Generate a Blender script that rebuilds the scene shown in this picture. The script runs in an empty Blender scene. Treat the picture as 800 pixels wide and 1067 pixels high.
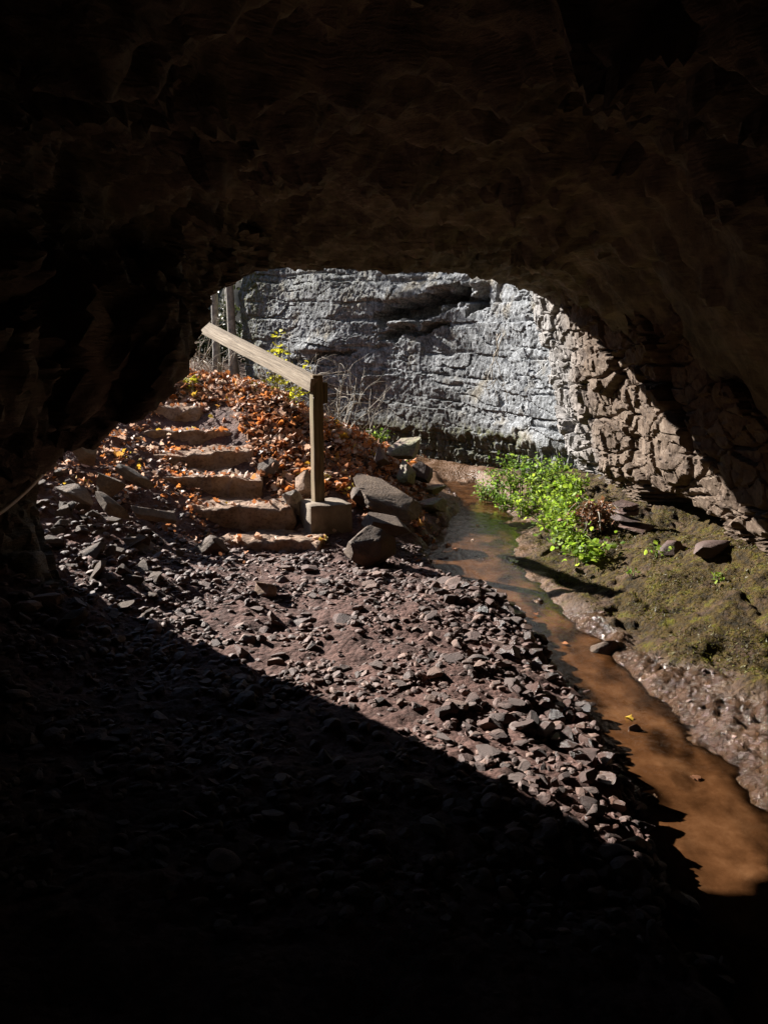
import bpy, bmesh, math, random
import numpy as np
from mathutils import Vector, Matrix, Euler

random.seed(7)
RS = np.random.RandomState(11)
scene = bpy.context.scene
COL = scene.collection
R = math.radians

# ------------------------------------------------------------------ camera geometry
CAM = np.array([0.0, 0.0, 1.6])
PITCH = R(11.5)
FPX = 800.0
cp, sp = math.cos(PITCH), math.sin(PITCH)

def ray(px, py):
    u = (px - 400.0) / FPX
    v = -(py - 533.5) / FPX
    return np.array([u, cp + v * sp, -sp + v * cp])

def P(px, py, Y):
    d = ray(px, py)
    return CAM + d * (Y / d[1])

def PD(px, py, depth):
    return CAM + ray(px, py) * depth

AZ, EL = R(-54.5), R(28.0)
L = np.array([math.sin(AZ) * math.cos(EL), math.cos(AZ) * math.cos(EL), math.sin(EL)])

# ------------------------------------------------------------------ noise
_G = np.array([[1,1,0],[-1,1,0],[1,-1,0],[-1,-1,0],[1,0,1],[-1,0,1],[1,0,-1],[-1,0,-1],
               [0,1,1],[0,-1,1],[0,1,-1],[0,-1,-1]], float)

def ihash(x, y, z, seed):
    h = (x.astype(np.int64) * 374761393 + y.astype(np.int64) * 668265263
         + z.astype(np.int64) * 1440662683 + seed * 974634777) & 0xffffffff
    h = ((h ^ (h >> 13)) * 1274126177) & 0xffffffff
    h = ((h ^ (h >> 16)) * 2246822519) & 0xffffffff
    return h ^ (h >> 15)

def perlin(p, seed=0):
    p = np.asarray(p, float)
    i = np.floor(p).astype(np.int64)
    f = p - i
    w = f * f * f * (f * (f * 6 - 15) + 10)
    out = 0
    for dx in (0, 1):
        for dy in (0, 1):
            for dz in (0, 1):
                g = _G[ihash(i[:, 0] + dx, i[:, 1] + dy, i[:, 2] + dz, seed) % 12]
                dot = g[:, 0] * (f[:, 0] - dx) + g[:, 1] * (f[:, 1] - dy) + g[:, 2] * (f[:, 2] - dz)
                wt = (w[:, 0] if dx else 1 - w[:, 0]) * (w[:, 1] if dy else 1 - w[:, 1]) * (w[:, 2] if dz else 1 - w[:, 2])
                out = out + dot * wt
    return out

def fbm(p, octv=4, seed=0, gain=0.5, ridge=False):
    p = np.asarray(p, float)
    a, s = 1.0, 0
    for k in range(octv):
        n = perlin(p * (2.03 ** k) + 17.3 * k, seed + k)
        if ridge:
            n = 0.5 - np.abs(n) * 1.6
        s = s + a * n
        a *= gain
    return s

def rnd01(h):
    return (h & 0xffff) / 65535.0

def worley(u, v, seed=0, jit=0.9):
    iu, iv = np.floor(u).astype(np.int64), np.floor(v).astype(np.int64)
    n = len(u)
    f1 = np.full(n, 9.0); f2 = np.full(n, 9.0)
    cid = np.zeros(n, np.int64); du = np.zeros(n); dv = np.zeros(n)
    z = np.zeros_like(iu)
    for a in (-1, 0, 1):
        for b in (-1, 0, 1):
            h = ihash(iu + a, iv + b, z, seed)
            cx = iu + a + 0.5 + (rnd01(h) - 0.5) * jit
            cy = iv + b + 0.5 + (rnd01(h >> 8) - 0.5) * jit
            d = np.hypot(u - cx, v - cy)
            near = d < f1
            f2 = np.where(near, f1, np.minimum(f2, d))
            cid = np.where(near, h, cid); du = np.where(near, u - cx, du); dv = np.where(near, v - cy, dv)
            f1 = np.where(near, d, f1)
    return f1, f2, cid, du, dv

def sst(a, b, x):
    t = np.clip((x - a) / (b - a), 0, 1)
    return t * t * (3 - 2 * t)

# ------------------------------------------------------------------ mesh helpers
def link(o, parent=None):
    COL.objects.link(o)
    if parent is not None:
        o.parent = parent
    return o

def mesh_np(name, V, F, mat=None, parent=None, attrs=None, smooth=True, sharp=None):
    V = np.asarray(V, np.float32)
    me = bpy.data.meshes.new(name)
    if isinstance(F, np.ndarray):
        k = F.shape[1]; nf = len(F)
        me.vertices.add(len(V)); me.vertices.foreach_set('co', V.ravel())
        me.loops.add(nf * k); me.loops.foreach_set('vertex_index', F.astype(np.int32).ravel())
        me.polygons.add(nf)
        me.polygons.foreach_set('loop_start', np.arange(0, nf * k, k, dtype=np.int32))
        me.update(calc_edges=True)
    else:
        me.from_pydata([tuple(v) for v in V], [], [tuple(f) for f in F])
        me.update()
    me.polygons.foreach_set('use_smooth', np.full(len(me.polygons), bool(smooth)))
    if sharp:
        me.set_sharp_from_angle(angle=R(sharp))
    if attrs:
        for an, av in attrs.items():
            at = me.attributes.new(an, 'FLOAT', 'POINT')
            at.data.foreach_set('value', np.asarray(av, np.float32))
    me.validate()
    if mat:
        me.materials.append(mat)
    return link(bpy.data.objects.new(name, me), parent)

def grid_faces(nu, nv, flip=False):
    i = np.arange(nu - 1)[:, None] * nv + np.arange(nv - 1)[None, :]
    a, b, c, d = i, i + nv, i + nv + 1, i + 1
    f = np.stack([a, b, c, d] if not flip else [a, d, c, b], -1).reshape(-1, 4)
    return f

def tag(o, label=None, cat=None, group=None, kind=None):
    if label: o['label'] = label
    if cat: o['category'] = cat
    if group: o['group'] = group
    if kind: o['kind'] = kind
    return o

def empty(name, loc, label, cat, group=None):
    o = bpy.data.objects.new(name, None)
    o.empty_display_size = 0.1
    o.location = loc
    link(o)
    return tag(o, label, cat, group)

class MB:
    def __init__(s): s.v = []; s.f = []; s.n = 0
    def add(s, V, F):
        V = np.asarray(V, float)
        s.v.append(V); s.f += [tuple(int(i) + s.n for i in f) for f in F]; s.n += len(V)
    def tube(s, pts, rad, seg=6):
        pts = np.asarray(pts, float); m = len(pts)
        rad = np.broadcast_to(np.asarray(rad, float), (m,))
        V = []
        up = np.array([0.13, 0.27, 1.0])
        for k in range(m):
            t = pts[min(k + 1, m - 1)] - pts[max(k - 1, 0)]
            t = t / (np.linalg.norm(t) + 1e-9)
            a = np.cross(t, up)
            if np.linalg.norm(a) < 1e-3: a = np.cross(t, [1, 0, 0])
            a /= np.linalg.norm(a); b = np.cross(t, a)
            for j in range(seg):
                th = 2 * math.pi * j / seg
                V.append(pts[k] + rad[k] * (math.cos(th) * a + math.sin(th) * b))
        F = []
        for k in range(m - 1):
            for j in range(seg):
                j2 = (j + 1) % seg
                F.append((k * seg + j, k * seg + j2, (k + 1) * seg + j2, (k + 1) * seg + j))
        F.append(tuple(range(seg))[::-1]); F.append(tuple(range((m - 1) * seg, m * seg)))
        s.add(V, F)
    def build(s, name, mat, parent=None, off=(0, 0, 0), smooth=True, attrs=None):
        return mesh_np(name, np.concatenate(s.v) - np.asarray(off, float), s.f, mat, parent, attrs, smooth)

def ico(sub):
    bm = bmesh.new(); bmesh.ops.create_icosphere(bm, subdivisions=sub, radius=1.0)
    V = np.array([v.co[:] for v in bm.verts]); F = np.array([[v.index for v in f.verts] for f in bm.faces])
    bm.free(); return V, F

def rock_shape(V, rs, cuts=9, lo=0.5, hi=0.85, noise=0.06, seed=0):
    """sphere points cut by random planes: an angular stone of about unit radius"""
    V = V.copy()
    for _ in range(cuts):
        n = rs.normal(size=3); n /= np.linalg.norm(n)
        d = rs.uniform(lo, hi)
        k = V @ n - d
        V -= np.where(k > 0, k, 0)[:, None] * n
    if noise:
        V += V * (fbm(V * 1.7 + seed * 3.1, 4, seed) * noise)[:, None]
    return V

def rounded_box(dim, rad, n=(12, 8, 6), noise=0.0, seed=0, freq=5.0):
    bm = bmesh.new(); bmesh.ops.create_cube(bm, size=2.0)
    bm.free()
    V = {}; F = []
    vs = []
    def vid(i, j, k):
        if (i, j, k) not in V:
            V[(i, j, k)] = len(vs)
            vs.append((2 * i / n[0] - 1, 2 * j / n[1] - 1, 2 * k / n[2] - 1))
        return V[(i, j, k)]
    for i in range(n[0]):
        for j in range(n[1]):
            for k, fl in ((0, 1), (n[2], 0)):
                q = [vid(i, j, k), vid(i + 1, j, k), vid(i + 1, j + 1, k), vid(i, j + 1, k)]
                F.append(tuple(q[::-1] if fl else q))
    for i in range(n[0]):
        for k in range(n[2]):
            for j, fl in ((0, 0), (n[1], 1)):
                q = [vid(i, j, k), vid(i + 1, j, k), vid(i + 1, j, k + 1), vid(i, j, k + 1)]
                F.append(tuple(q[::-1] if fl else q))
    for j in range(n[1]):
        for k in range(n[2]):
            for i, fl in ((0, 1), (n[0], 0)):
                q = [vid(i, j, k), vid(i, j + 1, k), vid(i, j + 1, k + 1), vid(i, j, k + 1)]
                F.append(tuple(q[::-1] if fl else q))
    A = np.array(vs)
    h = np.asarray(dim, float) / 2
    p = A * h
    inner = np.maximum(h - rad, 1e-4)
    c = np.clip(p, -inner, inner); d = p - c
    ln = np.linalg.norm(d, axis=1)
    p = c + d * np.where(ln > 1e-6, np.minimum(ln, rad) / np.maximum(ln, 1e-6), 1)[:, None]
    if noise:
        q = p * freq + seed * 7.7
        p = p + noise * np.stack([fbm(q, 4, seed), fbm(q + 31, 4, seed + 9), fbm(q + 57, 4, seed + 5)], -1)
    return p, F

# ------------------------------------------------------------------ material helpers
class M:
    def __init__(s, name):
        s.m = bpy.data.materials.new(name); s.m.use_nodes = True
        s.t = s.m.node_tree; s.t.nodes.clear()
        s.out = s.t.nodes.new('ShaderNodeOutputMaterial')
        s.tc = s.t.nodes.new('ShaderNodeTexCoord')
        s.obj = s.tc.outputs['Object']
    def n(s, typ, ins=None, **kw):
        nd = s.t.nodes.new(typ)
        for k, v in kw.items(): setattr(nd, k, v)
        for k, v in (ins or {}).items(): s.put(nd.inputs[k], v)
        return nd
    def put(s, sock, v):
        if isinstance(v, bpy.types.NodeSocket): s.t.links.new(v, sock)
        elif v is not None:
            if sock.type == 'RGBA' and len(v) == 3: v = (*v, 1)
            sock.default_value = v
    def map(s, vec=None, scale=(1, 1, 1), rot=(0, 0, 0), loc=(0, 0, 0)):
        return s.n('ShaderNodeMapping', {'Vector': vec or s.obj, 'Scale': scale, 'Rotation': rot, 'Location': loc}).outputs[0]
    def noise(s, scale, detail=6, rough=0.55, vec=None, dist=0.0):
        return s.n('ShaderNodeTexNoise', {'Vector': vec or s.obj, 'Scale': scale, 'Detail': detail, 'Roughness': rough, 'Distortion': dist}).outputs[0]
    def voro(s, scale, feat='F1', vec=None, out='Distance'):
        return s.n('ShaderNodeTexVoronoi', {'Vector': vec or s.obj, 'Scale': scale}, feature=feat).outputs[out]
    def attr(s, name):
        return s.n('ShaderNodeAttribute', attribute_name=name).outputs['Fac']
    def rand(s):
        return s.n('ShaderNodeObjectInfo').outputs['Random']
    def ramp(s, fac, stops, interp='LINEAR'):
        nd = s.n('ShaderNodeValToRGB', {'Fac': fac}); cr = nd.color_ramp; cr.interpolation = interp
        while len(cr.elements) < len(stops): cr.elements.new(0.5)
        for e, (p, c) in zip(cr.elements, stops):
            e.position = p; e.color = (*c, 1) if not isinstance(c, (int, float)) else (c, c, c, 1)
        return nd.outputs[0]
    def mix(s, fac, a, b, mode='MIX'):
        nd = s.n('ShaderNodeMix', data_type='RGBA', blend_type=mode)
        s.put(nd.inputs[0], fac); s.put(nd.inputs[6], a); s.put(nd.inputs[7], b)
        return nd.outputs[2]
    def math(s, op, a, b=None, clamp=False):
        nd = s.n('ShaderNodeMath', operation=op, use_clamp=clamp)
        s.put(nd.inputs[0], a)
        if b is not None: s.put(nd.inputs[1], b)
        return nd.outputs[0]
    def bump(s, h, strength=0.5, dist=0.01, normal=None):
        return s.n('ShaderNodeBump', {'Height': h, 'Strength': strength, 'Distance': dist, 'Normal': normal}).outputs[0]
    def pbr(s, color, rough=0.85, normal=None, spec=0.3, **kw):
        b = s.n('ShaderNodeBsdfPrincipled', {'Base Color': color, 'Roughness': rough, 'Specular IOR Level': spec, **kw})
        if normal is not None: s.put(b.inputs['Normal'], normal)
        return b.outputs[0]
    def done(s, sh):
        s.t.links.new(sh, s.out.inputs['Surface']); return s.m

def mat_cave():
    m = M('cave_rock')
    n1 = m.noise(1.6, 8, 0.6); n2 = m.noise(9, 8, 0.65)
    c = m.ramp(n1, [(0.34, (0.045, 0.037, 0.028)), (0.5, (0.13, 0.11, 0.083)), (0.66, (0.30, 0.26, 0.205))])
    c = m.mix(0.5, c, m.ramp(n2, [(0.36, (0.045, 0.037, 0.028)), (0.64, (0.24, 0.205, 0.16))]))
    lay = m.noise(7, 5, 0.6, m.map(scale=(0.7, 0.7, 6)))
    h = m.math('ADD', n2, lay)
    return m.done(m.pbr(c, 0.8, m.bump(h, 0.8, 0.04), 0.25))

def mat_cliff():
    m = M('grey_limestone')
    big = m.noise(0.9, 5, 0.55)
    blot = m.noise(5.5, 9, 0.72, m.map(scale=(1, 1, 1.3)), 0.4)
    streak = m.noise(4.0, 7, 0.68, m.map(scale=(4.5, 4.5, 0.9)))
    fine = m.noise(30, 8, 0.75)
    c = m.ramp(blot, [(0.36, (0.022, 0.023, 0.024)), (0.46, (0.085, 0.088, 0.09)), (0.54, (0.15, 0.159, 0.168)), (0.66, (0.42, 0.43, 0.44))])
    c = m.mix(0.5, c, m.ramp(streak, [(0.38, (0.028, 0.029, 0.030)), (0.51, (0.112, 0.119, 0.126)), (0.65, (0.41, 0.42, 0.43))]))
    c = m.mix(m.ramp(fine, [(0.48, 0.0), (0.64, 0.6)]), c, (0.38, 0.39, 0.40))
    c = m.mix(m.ramp(fine, [(0.33, 0.75), (0.46, 0.0)]), c, (0.035, 0.039, 0.044))
    c = m.mix(m.math('MULTIPLY', m.attr('pale'), m.ramp(streak, [(0.42, 0.1), (0.58, 0.65)])), c, (0.30, 0.315, 0.335))
    # warm lichen and iron stains
    st = m.noise(2.1, 6, 0.6, m.map(loc=(3, 1, 2)))
    c = m.mix(m.ramp(st, [(0.56, 0.0), (0.72, 0.65)]), c, (0.25, 0.20, 0.12))
    mo = m.attr('moss')
    mn = m.noise(11, 6, 0.65, m.map(scale=(1.5, 1.5, 0.5)))
    mf = m.math('MULTIPLY', mo, m.ramp(mn, [(0.40, 0.0), (0.56, 1.0)]))
    c = m.mix(mf, c, m.ramp(m.noise(24, 4, 0.6), [(0.35, (0.02, 0.024, 0.008)), (0.55, (0.085, 0.085, 0.022)), (0.75, (0.15, 0.12, 0.05))]))
    dk = m.attr('low_tone')
    c = m.mix(m.math('MULTIPLY', dk, 0.65), c, (0.07, 0.068, 0.055))  # darker tone low on the cliff and in its undercut foot
    h = m.math('ADD', m.math('MULTIPLY', fine, 0.7), blot)
    wv = m.n('ShaderNodeVectorMath', {0: m.map(scale=(1, 1, 2.3)), 1: m.n('ShaderNodeVectorMath', {0: m.n('ShaderNodeTexNoise', {'Vector': m.obj, 'Scale': 3.0, 'Detail': 5}).outputs['Color'], 1: (.55, .55, .55)}, operation='MULTIPLY').outputs[0]}, operation='ADD').outputs[0]
    for sc, wd, k in ((4.2, .035, 1.5), (11, .05, .8)):
        h = m.math('ADD', h, m.math('MULTIPLY', m.ramp(m.voro(sc, 'DISTANCE_TO_EDGE', wv), [(0.0, 0.0), (wd, 1.0)]), k))
    return m.done(m.pbr(c, 0.8, m.bump(h, 0.65, 0.018), 0.15))

def mat_rwall():
    m = M('brown_block_rock')
    n1 = m.noise(3.0, 8, 0.62); n2 = m.noise(22, 8, 0.7)
    c = m.ramp(n1, [(0.32, (0.058, 0.038, 0.026)), (0.5, (0.108, 0.075, 0.053)), (0.68, (0.165, 0.123, 0.091))])
    c = m.mix(m.ramp(n2, [(0.36, 0.7), (0.5, 0.0)]), c, (0.045, 0.031, 0.024))
    c = m.mix(m.ramp(n2, [(0.52, 0.0), (0.70, 0.5)]), c, (0.21, 0.17, 0.135))
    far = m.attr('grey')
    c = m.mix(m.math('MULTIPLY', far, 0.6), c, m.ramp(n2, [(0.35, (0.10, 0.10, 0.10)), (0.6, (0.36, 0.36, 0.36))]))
    h = m.math('ADD', n2, m.math('MULTIPLY', m.noise(8, 6, 0.65, m.map(scale=(1, 1.2, 0.8))), 1.3))
    return m.done(m.pbr(c, 0.78, m.bump(h, 0.6, 0.015), 0.2))

def mat_ground():
    m = M('ground_soil')
    moss, mud, leaf, bed = m.attr('moss'), m.attr('mud'), m.attr('leafy'), m.attr('bed')
    n1 = m.noise(6, 7, 0.62); n2 = m.noise(38, 7, 0.7); n3 = m.noise(2.0, 4, 0.5)
    peb = m.voro(34, vec=m.map(scale=(1, 1, 1))); pebc = m.voro(34, out='Color')
    # dry reddish shale dirt
    dry = m.ramp(n1, [(0.33, (0.046, 0.022, 0.017)), (0.5, (0.092, 0.046, 0.036)), (0.68, (0.15, 0.082, 0.066))])
    dry = m.mix(m.ramp(n2, [(0.4, 0.55), (0.52, 0.0)]), dry, (0.045, 0.028, 0.022))
    dry = m.mix(m.ramp(n2, [(0.55, 0.0), (0.7, 0.4)]), dry, (0.22, 0.16, 0.135))
    # moss over wet rock
    ms = m.noise(11, 8, 0.7); ms2 = m.noise(46, 5, 0.7)
    mc = m.ramp(ms, [(0.34, (0.008, 0.006, 0.002)), (0.45, (0.040, 0.025, 0.007)), (0.54, (0.068, 0.044, 0.010)), (0.64, (0.075, 0.070, 0.004)), (0.76, (0.11, 0.064, 0.022))])
    mc = m.mix(m.ramp(ms2, [(0.38, 0.75), (0.52, 0.0)]), mc, (0.018, 0.014, 0.007))
    # wet mud
    wc = m.ramp(n1, [(0.3, (0.026, 0.013, 0.006)), (0.55, (0.058, 0.031, 0.016)), (0.75, (0.095, 0.054, 0.031))])
    # sandy stream bed
    bc = m.ramp(n1, [(0.3, (0.058, 0.030, 0.014)), (0.6, (0.125, 0.068, 0.036))])
    c = m.mix(bed, dry, bc)
    c = m.mix(mud, c, wc)
    edge = m.math('MULTIPLY', moss, m.ramp(m.noise(7, 6, 0.65), [(0.32, 0.55), (0.5, 1.0)]))
    c = m.mix(edge, c, mc)
    c = m.mix(m.math('MULTIPLY', leaf, 0.7), c, m.ramp(n2, [(0.35, (0.05, 0.03, 0.02)), (0.6, (0.17, 0.10, 0.06))]))
    r = m.mix(mud, (0.88, 0.88, 0.88), m.ramp(n2, [(0.35, 0.05), (0.65, 0.16)]))
    r = m.mix(bed, r, m.ramp(n1, [(0.4, 0.25), (0.6, 0.6)]))
    r = m.mix(edge, r, m.ramp(ms2, [(0.3, 0.5), (0.6, 0.85)]))
    h = m.math('ADD', n2, m.math('MULTIPLY', n1, 0.6))
    h = m.math('ADD', h, m.math('MULTIPLY', peb, -0.7))
    h = m.math('ADD', h, m.math('MULTIPLY', m.math('MULTIPLY', ms2, edge), 1.6))
    sp_ = m.mix(mud, (.25, .25, .25), (.3, .3, .3))
    sp_ = m.mix(edge, sp_, (.12, .12, .12))
    return m.done(m.pbr(c, r, m.bump(h, 0.8, 0.02), sp_))

def mat_water():
    m = M('muddy_water')
    n = m.noise(4.5, 7, 0.7, None, 0.2)
    c = m.ramp(n, [(0.3, (0.062, 0.025, 0.009)), (0.5, (0.105, 0.044, 0.017)), (0.7, (0.15, 0.070, 0.030))])
    h = m.noise(11, 4, 0.55, m.map(scale=(1.4, 0.8, 1)))
    nm = m.bump(h, 0.4, 0.02)
    dif = m.n('ShaderNodeBsdfDiffuse', {'Color': c}).outputs[0]
    tr = m.n('ShaderNodeBsdfTransparent', {'Color': (0.86, 0.72, 0.56)}).outputs[0]
    murk = m.n('ShaderNodeMixShader', {0: m.math('MULTIPLY', m.attr('murk'), m.ramp(n, [(0.3, 0.6), (0.65, 1.0)])), 1: tr, 2: dif}).outputs[0]
    gl = m.n('ShaderNodeBsdfAnisotropic', {'Color': (1, 1, 1), 'Roughness': 0.05, 'Normal': nm}).outputs[0]
    fr = m.n('ShaderNodeFresnel', {'IOR': 1.33, 'Normal': nm}).outputs[0]
    return m.done(m.n('ShaderNodeMixShader', {0: fr, 1: murk, 2: gl}).outputs[0])

def mat_stone(name, stuff=False, dark=1.0, moss=False, wet=False):
    m = M(name)
    r = m.attr('rnd') if stuff else m.rand()
    k = dark
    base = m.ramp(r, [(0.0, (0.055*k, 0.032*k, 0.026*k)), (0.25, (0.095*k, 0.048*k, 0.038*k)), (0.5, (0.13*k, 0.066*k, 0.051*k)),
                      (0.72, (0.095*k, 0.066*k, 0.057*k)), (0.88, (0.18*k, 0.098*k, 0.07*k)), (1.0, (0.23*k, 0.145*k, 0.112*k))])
    n = m.noise(9, 7, 0.65); n2 = m.noise(45, 6, 0.7)
    c = m.mix(m.ramp(n, [(0.35, 0.6), (0.55, 0.0)]), base, (0.06*k, 0.042*k, 0.035*k))
    c = m.mix(m.ramp(n2, [(0.5, 0.0), (0.7, 0.45)]), c, (0.26*k, 0.175*k, 0.14*k))
    if moss:
        mf = m.ramp(m.noise(6, 6, 0.65), [(0.40, 0.0), (0.55, 0.9)])
        c = m.mix(mf, c, m.ramp(n2, [(0.35, (0.06, 0.06, 0.025)), (0.65, (0.24, 0.23, 0.11))]))
    h = m.math('ADD', m.math('MULTIPLY', n2, 0.5), n)
    return m.done(m.pbr(c, 0.28 if wet else 0.7, m.bump(h, 0.6, 0.02), 0.45))

def mat_step():
    m = M('sandstone_step')
    n = m.noise(5, 7, 0.62); n2 = m.noise(40, 6, 0.7)
    c = m.ramp(n, [(0.32, (0.14, 0.085, 0.056)), (0.55, (0.27, 0.178, 0.122)), (0.75, (0.38, 0.28, 0.205))])
    c = m.mix(m.ramp(n2, [(0.38, 0.5), (0.5, 0.0)]), c, (0.07, 0.04, 0.028))
    h = m.math('ADD', n2, n)
    return m.done(m.pbr(c, 0.85, m.bump(h, 0.6, 0.02), 0.25))

def mat_pale_rock(k=1.0, t=(1, 1, 1)):
    m = M('grey_slab_rock')
    n = m.noise(6, 7, 0.65); n2 = m.noise(50, 6, 0.7)
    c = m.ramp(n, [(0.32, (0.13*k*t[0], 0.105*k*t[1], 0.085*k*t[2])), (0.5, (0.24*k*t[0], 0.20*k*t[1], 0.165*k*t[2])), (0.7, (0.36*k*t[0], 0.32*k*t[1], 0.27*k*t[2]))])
    c = m.mix(m.ramp(n2, [(0.38, 0.6), (0.5, 0.0)]), c, (0.085, 0.066, 0.052))
    return m.done(m.pbr(c, 0.8, m.bump(m.math('ADD', n2, n), 0.6, 0.02), 0.3))

def mat_wood(tint=(1, 1, 1), green=0.0):
    m = M('weathered_wood')
    v = m.map(scale=(1.2, 26, 26))
    g = m.noise(2.2, 8, 0.7, v, 0.5); g2 = m.noise(5, 5, 0.6, m.map(scale=(0.6, 60, 60)))
    t = tint
    c = m.ramp(g, [(0.32, (0.10*t[0], 0.075*t[1], 0.052*t[2])), (0.5, (0.25*t[0], 0.20*t[1], 0.15*t[2])), (0.7, (0.42*t[0], 0.36*t[1], 0.29*t[2]))])
    c = m.mix(m.ramp(g2, [(0.36, 0.7), (0.46, 0.0)]), c, (0.05, 0.036, 0.025))
    if green:
        c = m.mix(m.math('MULTIPLY', m.ramp(m.noise(4, 4, 0.6), [(0.45, 0.0), (0.6, 1.0)]), green), c, (0.09, 0.10, 0.035))
    return m.done(m.pbr(c, 0.8, m.bump(m.math('ADD', g, g2), 0.5, 0.006), 0.25))

def mat_concrete():
    m = M('concrete')
    n = m.noise(7, 7, 0.6); n2 = m.noise(60, 5, 0.7)
    c = m.ramp(n, [(0.35, (0.15, 0.115, 0.085)), (0.6, (0.25, 0.20, 0.15)), (0.75, (0.32, 0.27, 0.21))])
    return m.done(m.pbr(c, 0.85, m.bump(m.math('ADD', n, n2), 0.5, 0.012), 0.3))

def mat_leaf(name, stops, trans=0.45, use_attr=True):
    m = M(name)
    f = m.attr('rnd') if use_attr else m.rand()
    c = m.ramp(f, stops)
    c = m.mix(m.ramp(m.noise(40, 4, 0.6), [(0.4, 0.35), (0.6, 0.0)]), c, (0.06, 0.035, 0.015))
    p = m.pbr(c, 0.55, None, 0.35)
    tr = m.n('ShaderNodeBsdfTranslucent', {'Color': c}).outputs[0]
    mx = m.n('ShaderNodeMixShader', {0: trans}); m.t.links.new(p, mx.inputs[1]); m.t.links.new(tr, mx.inputs[2])
    return m.done(mx.outputs[0])

def mat_plain(name, col, rough=0.7, var=0.35, scale=8):
    m = M(name)
    n = m.noise(scale, 5, 0.6)
    d = tuple(x * (1 - var) for x in col); b = tuple(min(1, x * (1 + var)) for x in col)
    return m.done(m.pbr(m.ramp(n, [(0.3, d), (0.7, b)]), rough, m.bump(n, 0.4, 0.01), 0.3))

MT = dict(cave=mat_cave(), cliff=mat_cliff(), rwall=mat_rwall(), ground=mat_ground(), water=mat_water(),
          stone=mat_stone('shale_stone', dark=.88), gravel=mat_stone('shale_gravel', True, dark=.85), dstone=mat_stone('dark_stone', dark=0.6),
          mstone=mat_stone('mossy_stone', dark=2.0, moss=True), wstone=mat_stone('wet_stone', dark=0.7, wet=True),
          step=mat_step(), pale=mat_pale_rock(), rail=mat_wood((1.15, 1.12, 1.05)), post=mat_wood((0.75, 0.66, 0.5), 0.35),
          concrete=mat_concrete(),
          leaf=mat_leaf('autumn_leaf', [(0.0, (0.09, 0.04, 0.022)), (0.16, (0.30, 0.13, 0.065)), (0.32, (0.52, 0.19, 0.07)),
                                        (0.46, (0.72, 0.24, 0.05)), (0.58, (0.62, 0.36, 0.24)), (0.86, (0.74, 0.56, 0.44)), (0.94, (0.65, 0.30, 0.03)), (1.0, (0.62, 0.46, 0.06))], 0.4),
          green=mat_leaf('green_leaf', [(0.0, (0.08, 0.18, 0.02)), (0.5, (0.19, 0.34, 0.035)), (1.0, (0.36, 0.47, 0.07))], 0.55),
          lime=mat_leaf('lime_leaf', [(0.0, (0.13, 0.25, 0.02)), (0.6, (0.30, 0.45, 0.035)), (1.0, (0.44, 0.56, 0.07))], 0.6),
          yellow=mat_leaf('yellow_leaf', [(0.0, (0.35, 0.34, 0.02)), (1.0, (0.62, 0.58, 0.04))], 0.55),
          brownleaf=mat_leaf('dead_leaf', [(0.0, (0.08, 0.03, 0.015)), (0.6, (0.24, 0.10, 0.045)), (1.0, (0.36, 0.19, 0.09))], 0.35),
          darkgreen=mat_leaf('evergreen_leaf', [(0.0, (0.012, 0.022, 0.008)), (1.0, (0.05, 0.07, 0.02))], 0.25),
          mossblade=mat_leaf('moss_blade', [(0.0, (0.030, 0.021, 0.003)), (0.5, (0.075, 0.062, 0.004)), (1.0, (0.12, 0.125, 0.006))], 0.35),
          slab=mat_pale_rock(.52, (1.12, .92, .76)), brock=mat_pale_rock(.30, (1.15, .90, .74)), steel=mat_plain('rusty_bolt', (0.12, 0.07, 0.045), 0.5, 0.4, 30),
          stem=mat_plain('green_stem', (0.12, 0.16, 0.04)), twig=mat_plain('pale_twig', (0.30, 0.26, 0.21)),
          bark=mat_plain('tree_bark', (0.20, 0.18, 0.155), 0.9, 0.5, 14), cable=mat_plain('cable_sheath', (0.65, 0.6, 0.55), 0.4, 0.15),
          hill=mat_plain('hill_soil', (0.05, 0.042, 0.028), 0.9, 0.6, 3))

# ------------------------------------------------------------------ terrain height
YS = np.array([-2, 1.2, 2.29, 3.09, 3.97, 4.9, 5.6, 6.3, 7.3, 8.6, 9.8, 14])
XS = np.array([1.25, 1.18, 1.11, 1.10, 1.03, 0.92, 0.68, 0.60, 0.92, 1.08, 0.95, 0.95])
WS = np.array([0.3, 0.28, 0.225, 0.175, 0.145, 0.165, 0.25, 0.34, 0.26, 0.22, 0.2, 0.2])

def stream(y):
    k = [np.interp(y + d, YS, XS) for d in (-0.25, -0.12, 0, 0.12, 0.25)]
    w = [np.interp(y + d, YS, WS) for d in (-0.25, 0, 0.25)]
    return sum(k) / 5, sum(w) / 3

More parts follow.
